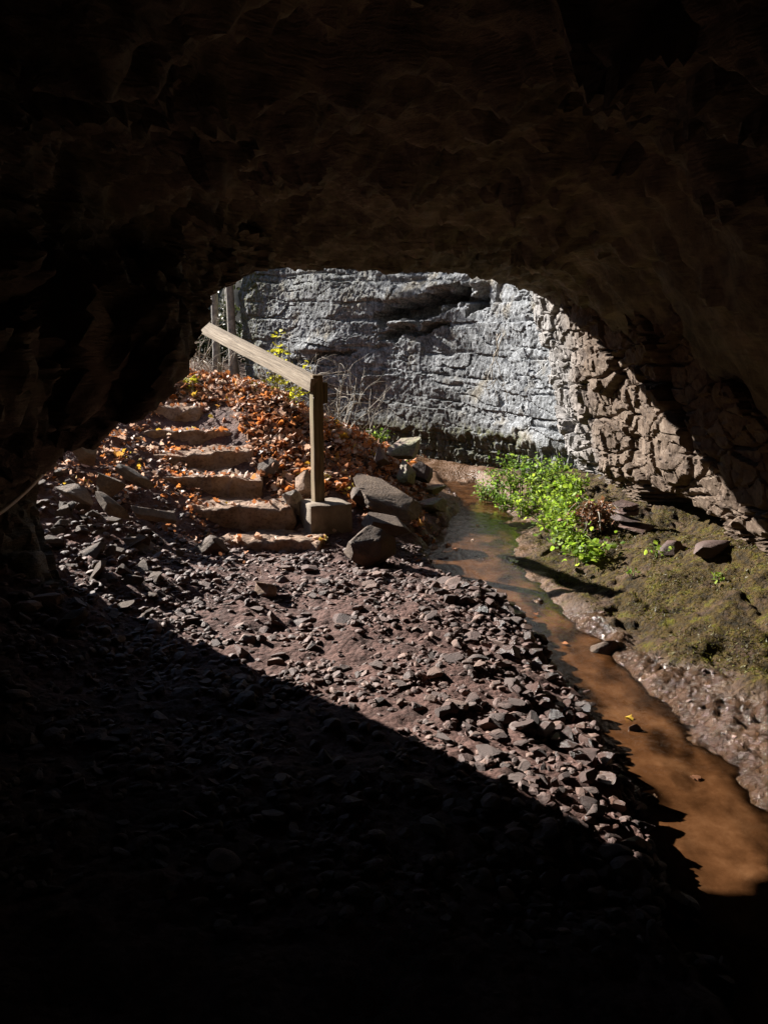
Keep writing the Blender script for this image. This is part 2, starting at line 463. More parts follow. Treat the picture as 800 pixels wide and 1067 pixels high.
CTRL = np.array([
    # gravel bank left of the stream
    (0.9, 2.0, .06), (0.85, 3.1, .07), (0.55, 3.2, .15), (0.55, 2.3, .15), (0.2, 3.1, .17), (-.3, 3.1, .16), (-1, 3, .2), (-1.6, 3, .32), (-2.2, 3, .55),
    (0.78, 3.9, .09), (0.5, 4.4, .17), (0.3, 4.9, .13), (-.3, 4.9, .15), (-1, 4.9, .22), (-1.0, 4.0, .18), (-1.5, 4.2, .33), (-1.9, 4.9, .41), (-2.5, 5.8, .67),
    (-2.0, 4.2, .46), (-2.7, 4.4, .68), (-3, 5.2, .82),
    (.1, 5.6, .08), (-.1, 6.1, .16), (-.55, 6.0, .19), (-1.05, 5.9, .13), (-.9, 5.5, .14), (-1.5, 5.7, .25), (-1.75, 6.2, .45), (-2.57, 6.6, .83), (-2.2, 6.9, .70), (-2.61, 7.8, 1.04),
    (-1.2, 6.3, .25), (-1.45, 6.8, .45), (-1.65, 7.2, .6), (-1.9, 7.6, .8), (-2.1, 8.1, 1.02),
    # leaf slope right of the steps
    (-.88, 7, .65), (-.72, 6.8, .5), (-.8, 6.4, .32), (-.48, 7.6, .67), (0, 8.3, .60), (-.17, 6.7, .36), (.17, 6.9, .2), (.45, 7.3, .1), (-.7, 8, .92), (.38, 8.4, .26), (-1.47, 8.5, 1.3), (-2.2, 8.5, 1.33),
    (-1.2, 7.6, .95), (-.7, 9.3, .55), (0, 9.4, .2), (.2, 10.5, .12), (-1.0, 11, .4), (-1.5, 10, .8), (-2.5, 10, 1.0), (-3.5, 8.5, 1.35), (-3.5, 6.4, 1.05), (-3.5, 4.5, .9), (-3.5, 2.5, .8),
    # right bank
    (1.32, 5.1, .045), (1.65, 5, .16), (2.1, 5, .35), (2.15, 4.3, .34), (1.73, 3.25, .10), (2.3, 3.2, .22), (1.45, 3.2, .045), (1.45, 2.2, .045), (2.2, 2.2, .16), (1.4, 6.0, .05), (1.7, 6.2, .17), (2, 6.2, .35),
    (1.5, 7.2, .06), (2, 7.3, .33), (2, 8.3, .34), (1.5, 8.4, .09), (.5, 9, .1), (1.2, 10, .12), (1.98, 5.75, .26), (2.25, 5.75, .24), (3.2, 5, .6), (3.2, 8, .6), (3.2, 2, .4), (1.4, 4.1, .06), (1.8, 4.2, .19),
    # behind and far
    (0, 0, .12), (-1.5, -2, .3), (2, -2, .25), (-6, 0, 1), (6, 0, .8), (0, -6, .3), (-3, 12, 1.0), (-6, 8, 1.5), (-7, 14, 1.8), (-3, 16, 1.4), (2, 13, .6), (5, 11, .8), (6, 16, 2), (-12, 12, 2.0), (-12, 2, 1.5), (10, 2, 1),
], float)

def _tps_fit(C):
    n = len(C)
    d = np.linalg.norm(C[:, None, :2] - C[None, :, :2], axis=2)
    K = np.where(d > 1e-9, d * d * np.log(d + 1e-12), 0) + np.eye(n) * 0.02
    Pm = np.hstack([np.ones((n, 1)), C[:, :2]])
    A = np.block([[K, Pm], [Pm.T, np.zeros((3, 3))]])
    return np.linalg.solve(A, np.concatenate([C[:, 2], np.zeros(3)]))
TW = _tps_fit(CTRL)

def base_h(x, y):
    xy = np.stack([np.clip(x, -12, 10), np.clip(y, -6, 16)], -1)
    out = np.zeros(len(xy))
    for s in range(0, len(xy), 20000):
        q = xy[s:s + 20000]
        d = np.linalg.norm(q[:, None] - CTRL[None, :, :2], axis=2)
        out[s:s + 20000] = np.where(d > 1e-9, d * d * np.log(d + 1e-12), 0) @ TW[:-3] + TW[-3] + q @ TW[-2:]
    return np.clip(out, -0.1, 3.0)

def masks(x, y):
    """ground-cover zones"""
    xs, w = stream(y)
    off = x - xs
    z3 = np.stack([x * 1.3, y * 1.3, x * 0], -1)
    wob = fbm(z3 * 1.8, 4, 5) * 0.22
    right = sst(0.0, 0.1, off)
    edge = np.interp(y, [1.5, 2.6, 3.3, 4.1, 4.8, 5.4, 6.4, 7.6, 9], [1.05, .82, .62, .40, .27, .36, .64, .55, .55])
    moss = right * sst(-0.10, 0.10, off - edge + wob)
    mud = right * (1 - moss) * sst(4.9, 4.3, y) * (1 - sst(0, .05, -off + w * 0.6))
    mud = np.clip(right * (1 - moss) * sst(5.0, 4.4, y), 0, 1)
    bed = np.clip((1 - moss) * (1 - mud) * (1 - sst(0.9, 1.3, np.abs(off) / w)) + right * (1 - moss) * (1 - mud), 0, 1)
    # leaf slope: right of the line of steps
    sx = np.interp(y, [6.0, 8.2], [-0.72, -1.75])
    leaf = sst(-0.05, 0.15, x - sx + wob) * sst(6.3, 6.8, y + wob) * sst(0.5, 0.1, x + wob * .5)
    leaf = np.maximum(leaf, sst(7.9, 8.3, y) * sst(0.5, 0.1, x))
    bed = np.maximum(bed, sst(7.2, 7.6, y) * sst(-.1, .1, x) * (1 - leaf) * (1 - moss))
    return moss, mud, bed, leaf

def height(x, y):
    x = np.asarray(x, float); y = np.asarray(y, float)
    h = base_h(x, y)
    moss, mud, bed, leaf = masks(x, y)
    p = np.stack([x, y, x * 0], -1)
    n = fbm(p * 3.1, 5, 21) * 0.035 + fbm(p * 14, 3, 33) * 0.012
    # mossy ledges : terraced rock
    led = fbm(p * np.array([3.4, 1.7, 1]), 5, 44, 0.5)
    terr = (np.floor(led * 7) + sst(0.0, 0.35, led * 7 - np.floor(led * 7))) / 7
    n = n + moss * (terr * 0.055 + fbm(p * np.array([16, 9, 1]), 3, 61) * 0.012 - sst(.05, 0, np.abs(fbm(p * np.array([2.6, 1.3, 1]) + 8, 3, 64))) * .03)
    # lumpy mud
    lump = fbm(p * np.array([17, 12, 1]), 3, 71)
    n = n * (1 - 0.6 * mud) + mud * (lump * 0.022 + fbm(p * 30, 2, 75) * 0.019)
    n = n * (1 - 0.7 * bed)
    left = sst(-1.2, -1.9, x) * sst(3.0, 4.0, y) * sst(8, 7, y)
    n = n + left * fbm(p * 6, 4, 91, ridge=True) * 0.05
    xs, w = stream(y)
    wobble = fbm(p * 4.5, 3, 101) * 0.35
    r = np.abs(x - xs) / w + wobble
    r = np.where(x > xs, .75 + (r - .75) * .55, r)
    h2 = np.maximum(h + n, 0.022 + 0.01 * np.clip(n * 20, -1, 1))
    k = sst(0.75, 1.45, r)
    near = sst(10.5, 9.5, y)
    bedz = -0.036 + fbm(p * np.array([5.5, 3.2, 1]), 4, 111) * 0.050 + fbm(p * 21, 2, 117) * 0.010 - .03 * sst(.7, 0, r)
    return h2 * k + (bedz * near + h2 * (1 - near)) * (1 - k)

def hz(x, y):
    return float(height(np.array([x]), np.array([y]))[0])

def axis(bands):
    out = []
    for a, b, st in bands:
        out += list(np.arange(a, b - 1e-6, st))
    out.append(bands[-1][1])
    return np.array(out)

gx = axis([(-40, -12, 4), (-12, -4, .5), (-4, -2.9, .1), (-2.9, 2.5, .018), (2.5, 4, .1), (4, 12, .8), (12, 40, 4)])
gy = axis([(-40, -6, 4), (-6, 1, .35), (1, 1.6, .05), (1.6, 6.0, .018), (6, 9.2, .024), (9.2, 12, .08), (12, 20, .5), (20, 60, 4)])
GX, GY = np.meshgrid(gx, gy, indexing='ij')
fx, fy = GX.ravel(), GY.ravel()
fz = height(fx, fy)
moss, mud, bed, leafm = masks(fx, fy)
ground = mesh_np('ground', np.stack([fx, fy, fz], -1), grid_faces(len(gx), len(gy)), MT['ground'],
                 attrs=dict(moss=moss, mud=mud, bed=bed, leafy=leafm))
tag(ground, 'reddish dirt, mud and mossy rock floor running out of the cave mouth', 'ground', kind='structure')

# stream water
wy = np.arange(-1.0, 9.9, 0.03)
xs_, w_ = stream(wy)
cols = np.linspace(-1.9, 1.9, 60)
WV = np.stack([xs_[:, None] + w_[:, None] * cols[None, :], np.repeat(wy[:, None], 60, 1), np.zeros((len(wy), 60))], -1).reshape(-1, 3)
wd = -height(WV[:, 0], WV[:, 1])
water = mesh_np('stream', WV, grid_faces(len(wy), 60, True), MT['water'], attrs=dict(murk=sst(-.002, .06, wd) * .78 + .02))
tag(water, 'shallow reddish brown stream winding past the gravel into the cave', 'stream', kind='structure')

# ------------------------------------------------------------------ right rock wall (leans over the stream)
WYP = np.array([-4, -1, 1.5, 3.0, 4.3, 5.6, 7.0, 8.2, 8.7, 8.95, 9.0])
WXP = np.array([2.9, 2.75, 2.6, 2.42, 2.28, 2.17, 2.10, 2.05, 2.12, 2.45, 3.4])
def wall_curve(t):
    """t in 0..1 along the plan line -> x, y"""
    seg = np.concatenate([[0], np.cumsum(np.hypot(np.diff(WXP), np.diff(WYP)))])
    q = t * seg[-1]
    return np.interp(q, seg, WXP), np.interp(q, seg, WYP), q

def build_rwall():
    tt = np.concatenate([np.linspace(0, .36, 50, endpoint=False), np.linspace(.36, 1, 640)])
    zz = np.concatenate([np.arange(-.2, 2.6, .0115), np.arange(2.6, 4.2, .08)])
    T, Z = np.meshgrid(tt, zz, indexing='ij')
    T, Z = T.ravel(), Z.ravel()
    x, y, q = wall_curve(T)
    x2, y2, _ = wall_curve(np.clip(T + .004, 0, 1)); x1, y1, _ = wall_curve(np.clip(T - .004, 0, 1))
    tx, ty = x2 - x1, y2 - y1; ln = np.hypot(tx, ty) + 1e-9
    nx, ny = -ty / ln, tx / ln
    lean = -0.24 * (Z - 0.4)
    p3 = np.stack([q, Z, q * 0], -1)
    w1 = fbm(p3 * 2.2, 3, 3) * 0.35; w2 = fbm(p3 * 2.2 + 40, 3, 4) * 0.35
    d = fbm(p3 * 0.8, 3, 8) * 0.07
    # big angular blocks, tall and leaning
    skew = q + 0.16 * Z
    for (su, sv, off, tl, cr, seed) in ((0.46, 0.34, .09, .060, .065, 1), (0.23, 0.17, .040, .065, .030, 2), (0.09, 0.08, .010, .05, .007, 3)):
        f1, f2, cid, du, dv = worley((skew + w1 * su * .7) / su, (Z + w2 * sv * .7) / sv, seed)
        r1, r2, r3 = rnd01(cid), rnd01(cid >> 5), rnd01(cid >> 11)
        d += (r1 - .5) * off + ((r2 - .5) * du * su + (r3 - .5) * dv * sv) * tl * 4
        d -= cr * sst(0.09, 0.0, f2 - f1) * (0.4 + 0.9 * r3)
    d += fbm(p3 * 9, 5, 12, 0.6) * 0.010
    zb_ = Z + .10 * q + fbm(p3 * 1.6, 3, 16) * .07
    bed_ = np.abs(((zb_ / .31) % 1.0) - .5)
    d -= sst(.44, .49, bed_) * .05 * sst(-.25, .15, fbm(p3 * 1.3 + 5, 2, 17))
    d += (rnd01(ihash(np.floor(zb_ / .31 + .5).astype(np.int64), np.zeros_like(cid), np.zeros_like(cid), 3)) - .5) * .06
    # undercut notch at the foot
    ycut = np.abs(y - 5.75) / .55
    zb = 0.42
    notch = sst(1.15, .7, ycut) * sst(zb + .18, zb + .10, Z + fbm(p3 * 5, 3, 15) * .1)
    foot = sst(zb + .16, zb + .10, Z + fbm(p3 * 4, 3, 18) * .12) * .13
    d -= notch * .38 + foot
    lay = np.abs(((Z * 26 + fbm(p3 * 3, 3, 19) * 3) % 1.0) - .5) * 2
    d += sst(zb + .14, zb + .06, Z) * sst(.3, .7, lay) * .06
    V = np.stack([x + nx * d + lean, y + ny * d, Z], -1)
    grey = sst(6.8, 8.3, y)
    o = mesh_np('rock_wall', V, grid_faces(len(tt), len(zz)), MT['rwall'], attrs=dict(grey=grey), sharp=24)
    tag(o, 'brown angular blocky rock wall leaning over the mossy bank, half in shadow', 'rock wall')
    return o
build_rwall()

# ------------------------------------------------------------------ far limestone cliff
CPX = np.array([-2.9, -2.85, -2.75, -2.5, -1.2, 0.2, 1.05, 1.42, 1.80, 2.25, 2.7, 3.6])
CPY = np.array([20.0, 18.2, 16.0, 14.0, 12.75, 11.45, 10.6, 9.85, 9.1, 8.2, 7.4, 6.0])
_cs = np.concatenate([[0], np.cumsum(np.hypot(np.diff(CPX), np.diff(CPY)))])
def cliff_curve(q):
    k = [(-.35), (-.18), 0, .18, .35]
    return sum(np.interp(q + d, _cs, CPX) for d in k) / 5, sum(np.interp(q + d, _cs, CPY) for d in k) / 5

def build_cliff():
    q0 = np.concatenate([np.arange(0.4, 6.2, .12), np.arange(6.2, _cs[-1] - 1.2, .0155), np.arange(_cs[-1] - 1.2, _cs[-1] - .4, .05)])
    zz = np.concatenate([np.arange(-.2, 3.6, .0145), np.arange(3.6, 8.6, .14)])
    Q, Z = np.meshgrid(q0, zz, indexing='ij'); Q, Z = Q.ravel(), Z.ravel()
    x, y = cliff_curve(Q)
    xa, ya = cliff_curve(Q + .05); xb, yb = cliff_curve(Q - .05)
    tx, ty = xa - xb, ya - yb; ln = np.hypot(tx, ty) + 1e-9
    nx, ny = ty / ln, -tx / ln          # towards the camera side
    p3 = np.stack([Q, Z, Q * 0], -1)
    d = fbm(p3 * 0.55, 3, 2) * 0.10
    # beds: tilted layers of uneven thickness
    zt = Z + 0.05 * Q + fbm(p3 * np.array([0.9, 1.4, 1]), 3, 6) * 0.05
    rs = np.random.RandomState(5)
    cuts = np.cumsum(rs.choice([.09, .13, .2, .3, .42, .26], 40)) - .8
    li = np.searchsorted(cuts, zt)
    lo = cuts[np.clip(li - 1, 0, 39)]; hi = cuts[np.clip(li, 0, 39)]
    ft = (zt - lo) / np.maximum(hi - lo, 1e-3)
    lr = rs.rand(64)[np.clip(li, 0, 63)]
    run = perlin(np.stack([Q * .7 + li * 13.7, li * 3.3, Q * 0], -1), 9)
    d += (lr - .5) * .022 + run * .015
    crack = sst(.06, 0.0, np.minimum(zt - lo, hi - zt)) * sst(-.05, .25, perlin(np.stack([Q * .9 + 5.1 * li, li * 7.7, Q * 0], -1), 14))
    d -= crack * .035
    # blocks inside a bed
    bl = (0.35 + .55 * lr)
    f1, f2, cid, du, dv = worley((Q + fbm(p3 * 3, 3, 22) * .25) / bl + li * 31.3, zt / .28, 31)
    d += (rnd01(cid) - .5) * .018 + ((rnd01(cid >> 6) - .5) * du * .035 + (rnd01(cid >> 9) - .5) * dv * .07)
    d -= sst(.06, 0, f2 - f1) * .03 * rnd01(cid >> 4)
    f1, f2, cid, du, dv = worley((Q + fbm(p3 * 8, 3, 25) * .1) / .12, (Z + fbm(p3 * 8 + 9, 3, 26) * .1) / .085, 37)
    d += (rnd01(cid) - .5) * .012 - sst(.10, 0, f2 - f1) * .012 * rnd01(cid >> 3) + (rnd01(cid >> 6) - .5) * du * .02
    d += fbm(p3 * np.array([10, 14, 1]), 5, 41, 0.74) * 0.009 * (.6 + .8 * sst(-.2, .4, fbm(p3 * .8, 2, 47)))
    # deep dark overhung slot high in the middle, its roof jutting
    for (px, py, wpx, hpx, dep) in ((415, 326, 36, 9, .55), (455, 310, 26, 8, .45), (420, 345, 40, 4, .25), (330, 372, 40, 3, .15), (485, 312, 14, 10, .4)):
        c = P(px, py, float(np.interp(px, [255, 300, 400, 470, 520, 590], [14.0, 13.0, 11.4, 10.4, 9.7, 8.3])))
        i = np.argmin(np.hypot(x - c[0], y - c[1])); qc = Q[i]
        sc = c[1] / 800.0
        e = np.maximum(np.abs(Q - qc) / (wpx * sc * 1.15), np.abs(Z - c[2] - fbm(p3 * 3, 3, 50) * .12 - (Q - qc) * .10) / (hpx * sc))
        d -= dep * sst(1.15, .75, e + fbm(p3 * 7, 3, 51) * .35)
        d += .14 * sst(1, 0, np.abs(Q - qc) / (wpx * sc * 1.5)) * sst(0.0, .08, Z - c[2] - hpx * sc) * sst(.35, .1, Z - c[2] - hpx * sc)
    # undercut, mossy foot
    xq = Q
    foot = sst(.58, .46, Z + fbm(p3 * 3, 3, 55) * .10)
    d -= foot * .07
    d += foot * fbm(p3 * np.array([12, 2.5, 1]), 4, 57) * .09
    # upper band leans back
    d -= sst(2.6, 5, Z) * .8
    V = np.stack([x + nx * d, y + ny * d, Z], -1)
    lft = sst(-1.7, -2.5, x)
    mossv = np.clip(sst(.72, .55, Z + fbm(p3 * 3, 3, 58) * .12) * sst(-.6, .2, x) * sst(1.9, 1.3, x) * 1.3 + lft * .9 + sst(2.1, 2.7, Z) * .25 * sst(.6, -.8, x) + sst(.75, .5, Z) * .3, 0, 1)
    low_tone = np.clip(sst(1.5, .6, Z) * sst(1.5, .9, x) * .8 + foot * .6, 0, 1)  # darker towards the bottom, left of the right end, and in the foot
    o = mesh_np('limestone_cliff', V, grid_faces(len(q0), len(zz), True), MT['cliff'], attrs=dict(moss=mossv, low_tone=low_tone, pale=sst(.95, 1.45, x + fbm(p3 * 1.5, 3, 59) * .4)), sharp=45)
    tag(o, 'tall pale grey layered limestone cliff facing the cave mouth beyond the stream', 'cliff')
    # ledge on top, going back
    m = 60
    qt = np.linspace(.4, _cs[-1] - .4, m); xt, yt = cliff_curve(qt)
    rows = []
    for k, (dz, back) in enumerate(((0, 1.0), (.25, 1.9), (.6, 4), (1.0, 9))):
        rows.append(np.stack([xt + back * .35, yt + back, np.full(m, 8.5 + dz) + fbm(np.stack([xt, yt, xt * 0 + k], -1), 3, 3) * .2], -1))
    V = np.stack(rows, 1).reshape(-1, 3)
    o2 = mesh_np('hilltop', V, grid_faces(m, 4), MT['hill'])
    tag(o2, kind='structure')
build_cliff()

# ------------------------------------------------------------------ cave vault: the mouth's rim and the passage around the camera
RIM = [  # px, py, depth along the view; a real skewed opening
    (92, 660, 4.0), (66, 610, 4.15), (46, 560, 4.35), (38, 525, 4.45), (40, 494, 4.5), (60, 476, 4.25), (80, 458, 3.95), (104, 446, 3.65), (120, 435, 3.48), (142, 424, 3.4), (172, 407, 3.45),
    (190, 396, 3.57), (194, 374, 3.85), (201, 350, 4.15), (220, 308, 4.6), (245, 294, 4.95), (265, 283, 5.2), (300, 279, 5.5), (345, 280, 5.86), (400, 283, 6.1),
    (427, 284, 6.2), (460, 284, 6.5), (482, 285, 6.8), (510, 291, 7.1), (540, 299, 7.5), (560, 305, 7.75), (590, 318, 7.95), (640, 360, 8.1), (700, 440, 8.2), (740, 560, 8.2)]
def build_cave():
    rp = np.array([PD(*r) for r in RIM])
    seg = np.concatenate([[0], np.cumsum(np.linalg.norm(np.diff(rp, axis=0), axis=1))])
    ns = 420
    q = np.linspace(0, seg[-1], ns)
    rim = np.stack([np.interp(q, seg, rp[:, k]) for k in range(3)], -1)
    s = q / seg[-1]
    # back section, an arch round the camera
    ic = [r[0] for r in RIM].index(560)
    sc_ = seg[ic] / seg[-1]
    key = np.array([0, .18, .34, .5, sc_ - .16, sc_ - .06, sc_, 1.0])
    B = np.array([(-1.9, -2.6, -.4), (-1.95, -2.6, .9), (-1.45, -2.6, 2.2), (-.6, -2.6, 2.75), (.9, -2.6, 2.8), (2.5, -2.6, 1.4), (3.05, -2.6, -2.15), (3.9, -2.6, -3.2)])  # right side lowered as a dark overhang, hiding the wall above the shadow line
    back = np.stack([np.interp(s, key, B[:, k]) for k in range(3)], -1)
    ker = np.hanning(41); ker /= ker.sum()
    for k in range(3):
        back[:, k] = np.convolve(np.pad(back[:, k], 20, mode='edge'), ker, 'valid')
    cen = np.array([.3, 5.6, 1.0])
    outw = rim - cen; outw[:, 1] = 0
    outw /= np.linalg.norm(outw, axis=1)[:, None]
    tt = np.concatenate([np.linspace(0, .12, 40, endpoint=False), np.linspace(.12, 1, 200)])
    rows = []
    for t in tt:
        bulge = .34 * (1 - math.exp(-t * 9)) * (1 - t) + .02 * math.sin(math.pi * min(1, t * 8))
        rows.append(rim * (1 - t) + back * t + outw * bulge)
    inner = np.stack(rows, 0)
    tcap = [inner[-1] * (1 - k) + np.array([.5, -4.2, 1.0]) * k for k in (.35, .7, 1.0)]
    ext = []
    for e in np.linspace(1, 0, 70, endpoint=False):
        r = e ** 1.3
        o = outw.copy()
        ext.append(rim + o * (.05 + 4.6 * r) * e + np.array([0, -.9, 0]) * r + np.array([0, 0, 1.2]) * r * np.clip(outw[:, 2:3], 0, 1))
    G = np.concatenate([np.stack(ext, 0), inner, np.stack(tcap, 0)], 0)
    nt = len(G)
    X = G.reshape(-1, 3)
    # normals by finite difference
    du = np.gradient(G, axis=0); dv = np.gradient(G, axis=1)
    nr = np.cross(du, dv); nr /= np.linalg.norm(nr, axis=2)[:, :, None] + 1e-9
    nr = nr.reshape(-1, 3)
    t_ix = np.repeat(np.arange(nt), ns) - 70
    s_ix = np.tile(s, nt)
    amp = (0.25 + 0.75 * sst(0, 28, np.abs(t_ix))) * (1 - .65 * sst(.12, .03, np.abs(s_ix - sc_)))
    p = X * 1.0
    d = fbm(p * 0.9, 4, 3) * .30 + fbm(p * 2.6, 5, 13, .55, True) * .10 + fbm(p * np.array([5, 5, 13]), 4, 23) * .045
    f1, f2, cid, _, _ = worley(p[:, 0] / .55 + fbm(p * 2, 3, 27) * .6, p[:, 1] / .7 + fbm(p * 2 + 9, 3, 28) * .6, 7)
    d += (rnd01(cid) - .5) * .20
    jag = fbm(p * 7, 4, 33, .6) * .05
    V = X + nr * (d * amp * (1 - .85 * (np.abs(t_ix) < 3)) + jag * (np.abs(t_ix) < 30))[:, None]
    o = mesh_np('cave_rock', V, grid_faces(nt, ns), MT['cave'], sharp=40)
    tag(o, 'dark brown rock vault of the cave framing its sunlit mouth', 'cave', kind='structure')
build_cave()

# ------------------------------------------------------------------ individual rocks
ICO2, ICOF2 = ico(2); ICO3, ICOF3 = ico(4); ICO1, ICOF1 = ico(1)

def rock(name, px, py, Y, size, mat, label, cat='rock', rot=(0, 0, 0), seed=1, cuts=11, lo=.5, hi=.82, group=None, noise=.07, world=None, facet=None):
    rs = np.random.RandomState(seed)
    V = rock_shape(ICO3, rs, cuts + 9, lo * .72, hi * .84, 0, seed)
    if facet is not None:                                 # one broad face, cut and turned to catch the sun
        n_ = np.asarray(facet[:3], float); n_ /= np.linalg.norm(n_)
        k_ = V @ n_ - facet[3]; V -= np.where(k_ > 0, k_, 0)[:, None] * n_
    V /= np.abs(V).max(0)                                 # unit half extents
    V = V + (fbm(V * 5 + seed, 4, seed, .6) * (.028 if size[0] < .8 else .06))[:, None] * V
    V = V * (np.asarray(size) / 2)
    o = mesh_np(name, V, ICOF3, MT[mat], sharp=32)
    o.location = world if world is not None else P(px, py, Y)
    o.rotation_euler = tuple(R(a) for a in rot)
    tag(o, label, cat, group)
    return o

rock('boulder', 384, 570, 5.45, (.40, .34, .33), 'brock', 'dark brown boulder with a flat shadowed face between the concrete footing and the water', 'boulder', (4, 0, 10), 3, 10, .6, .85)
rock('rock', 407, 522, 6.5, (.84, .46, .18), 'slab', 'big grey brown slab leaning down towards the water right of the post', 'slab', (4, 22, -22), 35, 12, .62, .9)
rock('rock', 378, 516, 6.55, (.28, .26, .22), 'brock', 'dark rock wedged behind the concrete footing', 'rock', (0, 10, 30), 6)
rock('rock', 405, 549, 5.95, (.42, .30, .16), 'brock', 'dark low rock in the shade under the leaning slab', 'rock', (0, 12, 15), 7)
rock('rock', 420, 467, 7.9, (.36, .30, .25), 'mstone', 'mossy flat topped rock at the foot of the cliff, highest of the pile', 'rock', (0, 0, 0), 8, facet=(-.5, -.28, .8, .22))
rock('rock', 421, 496, 7.6, (.24, .22, .31), 'mstone', 'pale angular upright rock in the middle of the cliff foot pile', 'rock', (0, 0, 0), 9, 9, .45, .7, facet=(-.75, -.3, .6, .2))
rock('rock', 443, 493, 7.9, (.30, .24, .24), 'dstone', 'dark block behind the pale upright rock at the cliff foot', 'rock', (0, 5, 0), 10)
rock('rock', 451, 509, 7.9, (.30, .24, .11), 'mstone', 'flat pale green stone at the cliff foot beside the stream head', 'rock', (0, 0, 0), 11, facet=(-.4, -.25, .85, .25))
rock('rock', 452, 524, 7.35, (.42, .32, .20), 'mstone', 'wide mossy rock at the water edge below the cliff foot pile', 'rock', (0, 0, 12), 12, facet=(-.4, -.3, .85, .25))
rock('rock', 397, 478, 7.6, (.22, .2, .2), 'dstone', 'dark rock half buried in leaves left of the cliff foot pile', 'rock', (0, 30, 0), 13)
rock('rock', 428, 530, 6.9, (.2, .16, .12), 'dstone', 'small dark stone at the lower end of the leaning slab', 'rock', (0, 0, 40), 14)
rock('rock', 317, 503, 6.6, (.26, .26, .28), 'step', 'brown rock half buried in leaves just left of the post', 'rock', (0, 25, 0), 15)
rock('rock', 305, 523, 6.25, (.26, .16, .20), 'pale', 'leaning stone between the lowest step and the concrete footing', 'rock', (0, 38, 20), 16)
rock('rock', 282, 489, 6.9, (.24, .24, .2), 'brock', 'dark stone propping the right end of the third riser', 'rock', (0, 20, 0), 17)
rock('boulder', 222, 570, 5.4, (.34, .30, .26), 'brock', 'dark rounded boulder left of the lowest flat slab', 'boulder', (0, 0, 20), 18, 9, .6, .85)
rock('rock', 92, 472, 6.05, (.24, .22, .22), 'slab', 'round brown rock on the left bank under the dark cave edge', 'rock', (0, 0, 0), 19)
rock('rock', 116, 505, 5.55, (.22, .10, .26), 'slab', 'upright pointed shard of rock on the left rubble bank', 'rock', (14, 8, 20), 20, 8, .4, .65)
rock('rock', 140, 497, 5.9, (.34, .2, .10), 'slab', 'long thin slab sloping down the left bank beside the dirt patch', 'rock', (0, 34, 10), 21)
rock('rock', 158, 536, 5.3, (.36, .26, .12), 'slab', 'flat topped slab on the left bank level with the lowest step', 'rock', (0, 22, 14), 22, 9, .5, .7)
rock('rock', 120, 532, 5.1, (.36, .2, .11), 'slab', 'slab tilted steeply on the left bank below the pointed shard', 'rock', (0, 42, 0), 23, 9, .5, .7)
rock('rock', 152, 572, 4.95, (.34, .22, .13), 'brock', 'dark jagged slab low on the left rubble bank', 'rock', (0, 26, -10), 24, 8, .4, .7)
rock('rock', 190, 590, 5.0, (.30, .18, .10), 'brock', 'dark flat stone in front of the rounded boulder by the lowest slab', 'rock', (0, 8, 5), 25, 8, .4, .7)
rock('rock', 80, 515, 5.2, (.3, .2, .14), 'slab', 'low stone on the left bank nearest the cable', 'rock', (0, 30, 0), 26)
rock('rock', 278, 617, 4.45, (.19, .15, .15), 'step', 'pointed brown stone standing on the gravel path in front of the steps', 'rock', (0, 0, 30), 27, 7, .35, .6)
rock('rock', 318, 654, 4.1, (.22, .16, .13), 'dstone', 'dark blocky stone in the middle of the gravel path', 'rock', (0, 6, 10), 28, 8, .45, .7)
rock('rock', 300, 664, 4.02, (.10, .09, .11), 'step', 'small tilted brown stone leaning on the dark blocky stone', 'rock', (0, 25, 0), 29, 8, .4, .7)
rock('rock', 364, 641, 4.3, (.10, .09, .12), 'dstone', 'dark upright chip on the gravel path right of the blocky stone', 'rock', (0, 18, 0), 30, 8, .4, .7)
rock('rock', 634, 676, 4.0, (.20, .15, .13), 'brock', 'dark wet block standing in the middle of the stream', 'rock', (0, -4, 10), 31, 8, .5, .75)
rock('rock', 661, 762, 3.1, (.08, .065, .08), 'wstone', 'small wet pebble sitting alone in the muddy stream', 'pebble', (0, 0, 10), 32)
rock('rock', 655, 892, 2.42, (.16, .12, .05), 'pale', 'flat pale stone half sunk at the stream edge near the cave shadow', 'rock', (0, 4, 0), 33)
rock('rock', 676, 906, 2.38, (.07, .06, .045), 'wstone', 'small dark stone at the stream edge nearest the camera', 'pebble', (0, 0, 0), 34)
for i, (px, py, Y, sz, rt, lb) in enumerate([
        (652, 524, 5.95, (.24, .26, .05), (4, 2, 10), 'top layer of dark shale stacked in the hollow under the rock wall'),
        (655, 533, 5.92, (.28, .28, .05), (2, -3, 40), 'second layer of dark shale stacked in the hollow under the rock wall'),
        (650, 542, 5.90, (.26, .3, .055), (-3, 3, 0), 'third layer of dark shale stacked in the hollow under the rock wall'),
        (664, 552, 5.82, (.34, .3, .06), (3, 0, 70), 'lowest layer of dark shale stacked in the hollow under the rock wall')]):
    q_ = P(px, py, Y); st_ = hz(P(655, 540, 5.9)[0], 5.9) + .02 + .05 * (3 - i)
    rock('shale_slab', px, py, Y, sz, 'dstone', lb, 'slab', rt, 40 + i, 8, .6, .8, world=(q_[0], q_[1], st_))
rock('rock', 742, 568, 4.75, (.3, .22, .14), 'dstone', 'dark rock at the top of the bank under the wall, nearest the right edge', 'rock', (0, -10, 20), 50, world=(P(742, 568, 4.75)[0], 4.75, hz(P(742, 568, 4.75)[0], 4.75) + .025))
rock('rock', 700, 556, 5.2, (.26, .2, .12), 'dstone', 'dark rock on the mossy bank beside the hollow', 'rock', (0, -10, 20), 51, world=(P(700, 556, 5.2)[0], 5.2, hz(P(700, 556, 5.2)[0], 5.2) + .02))

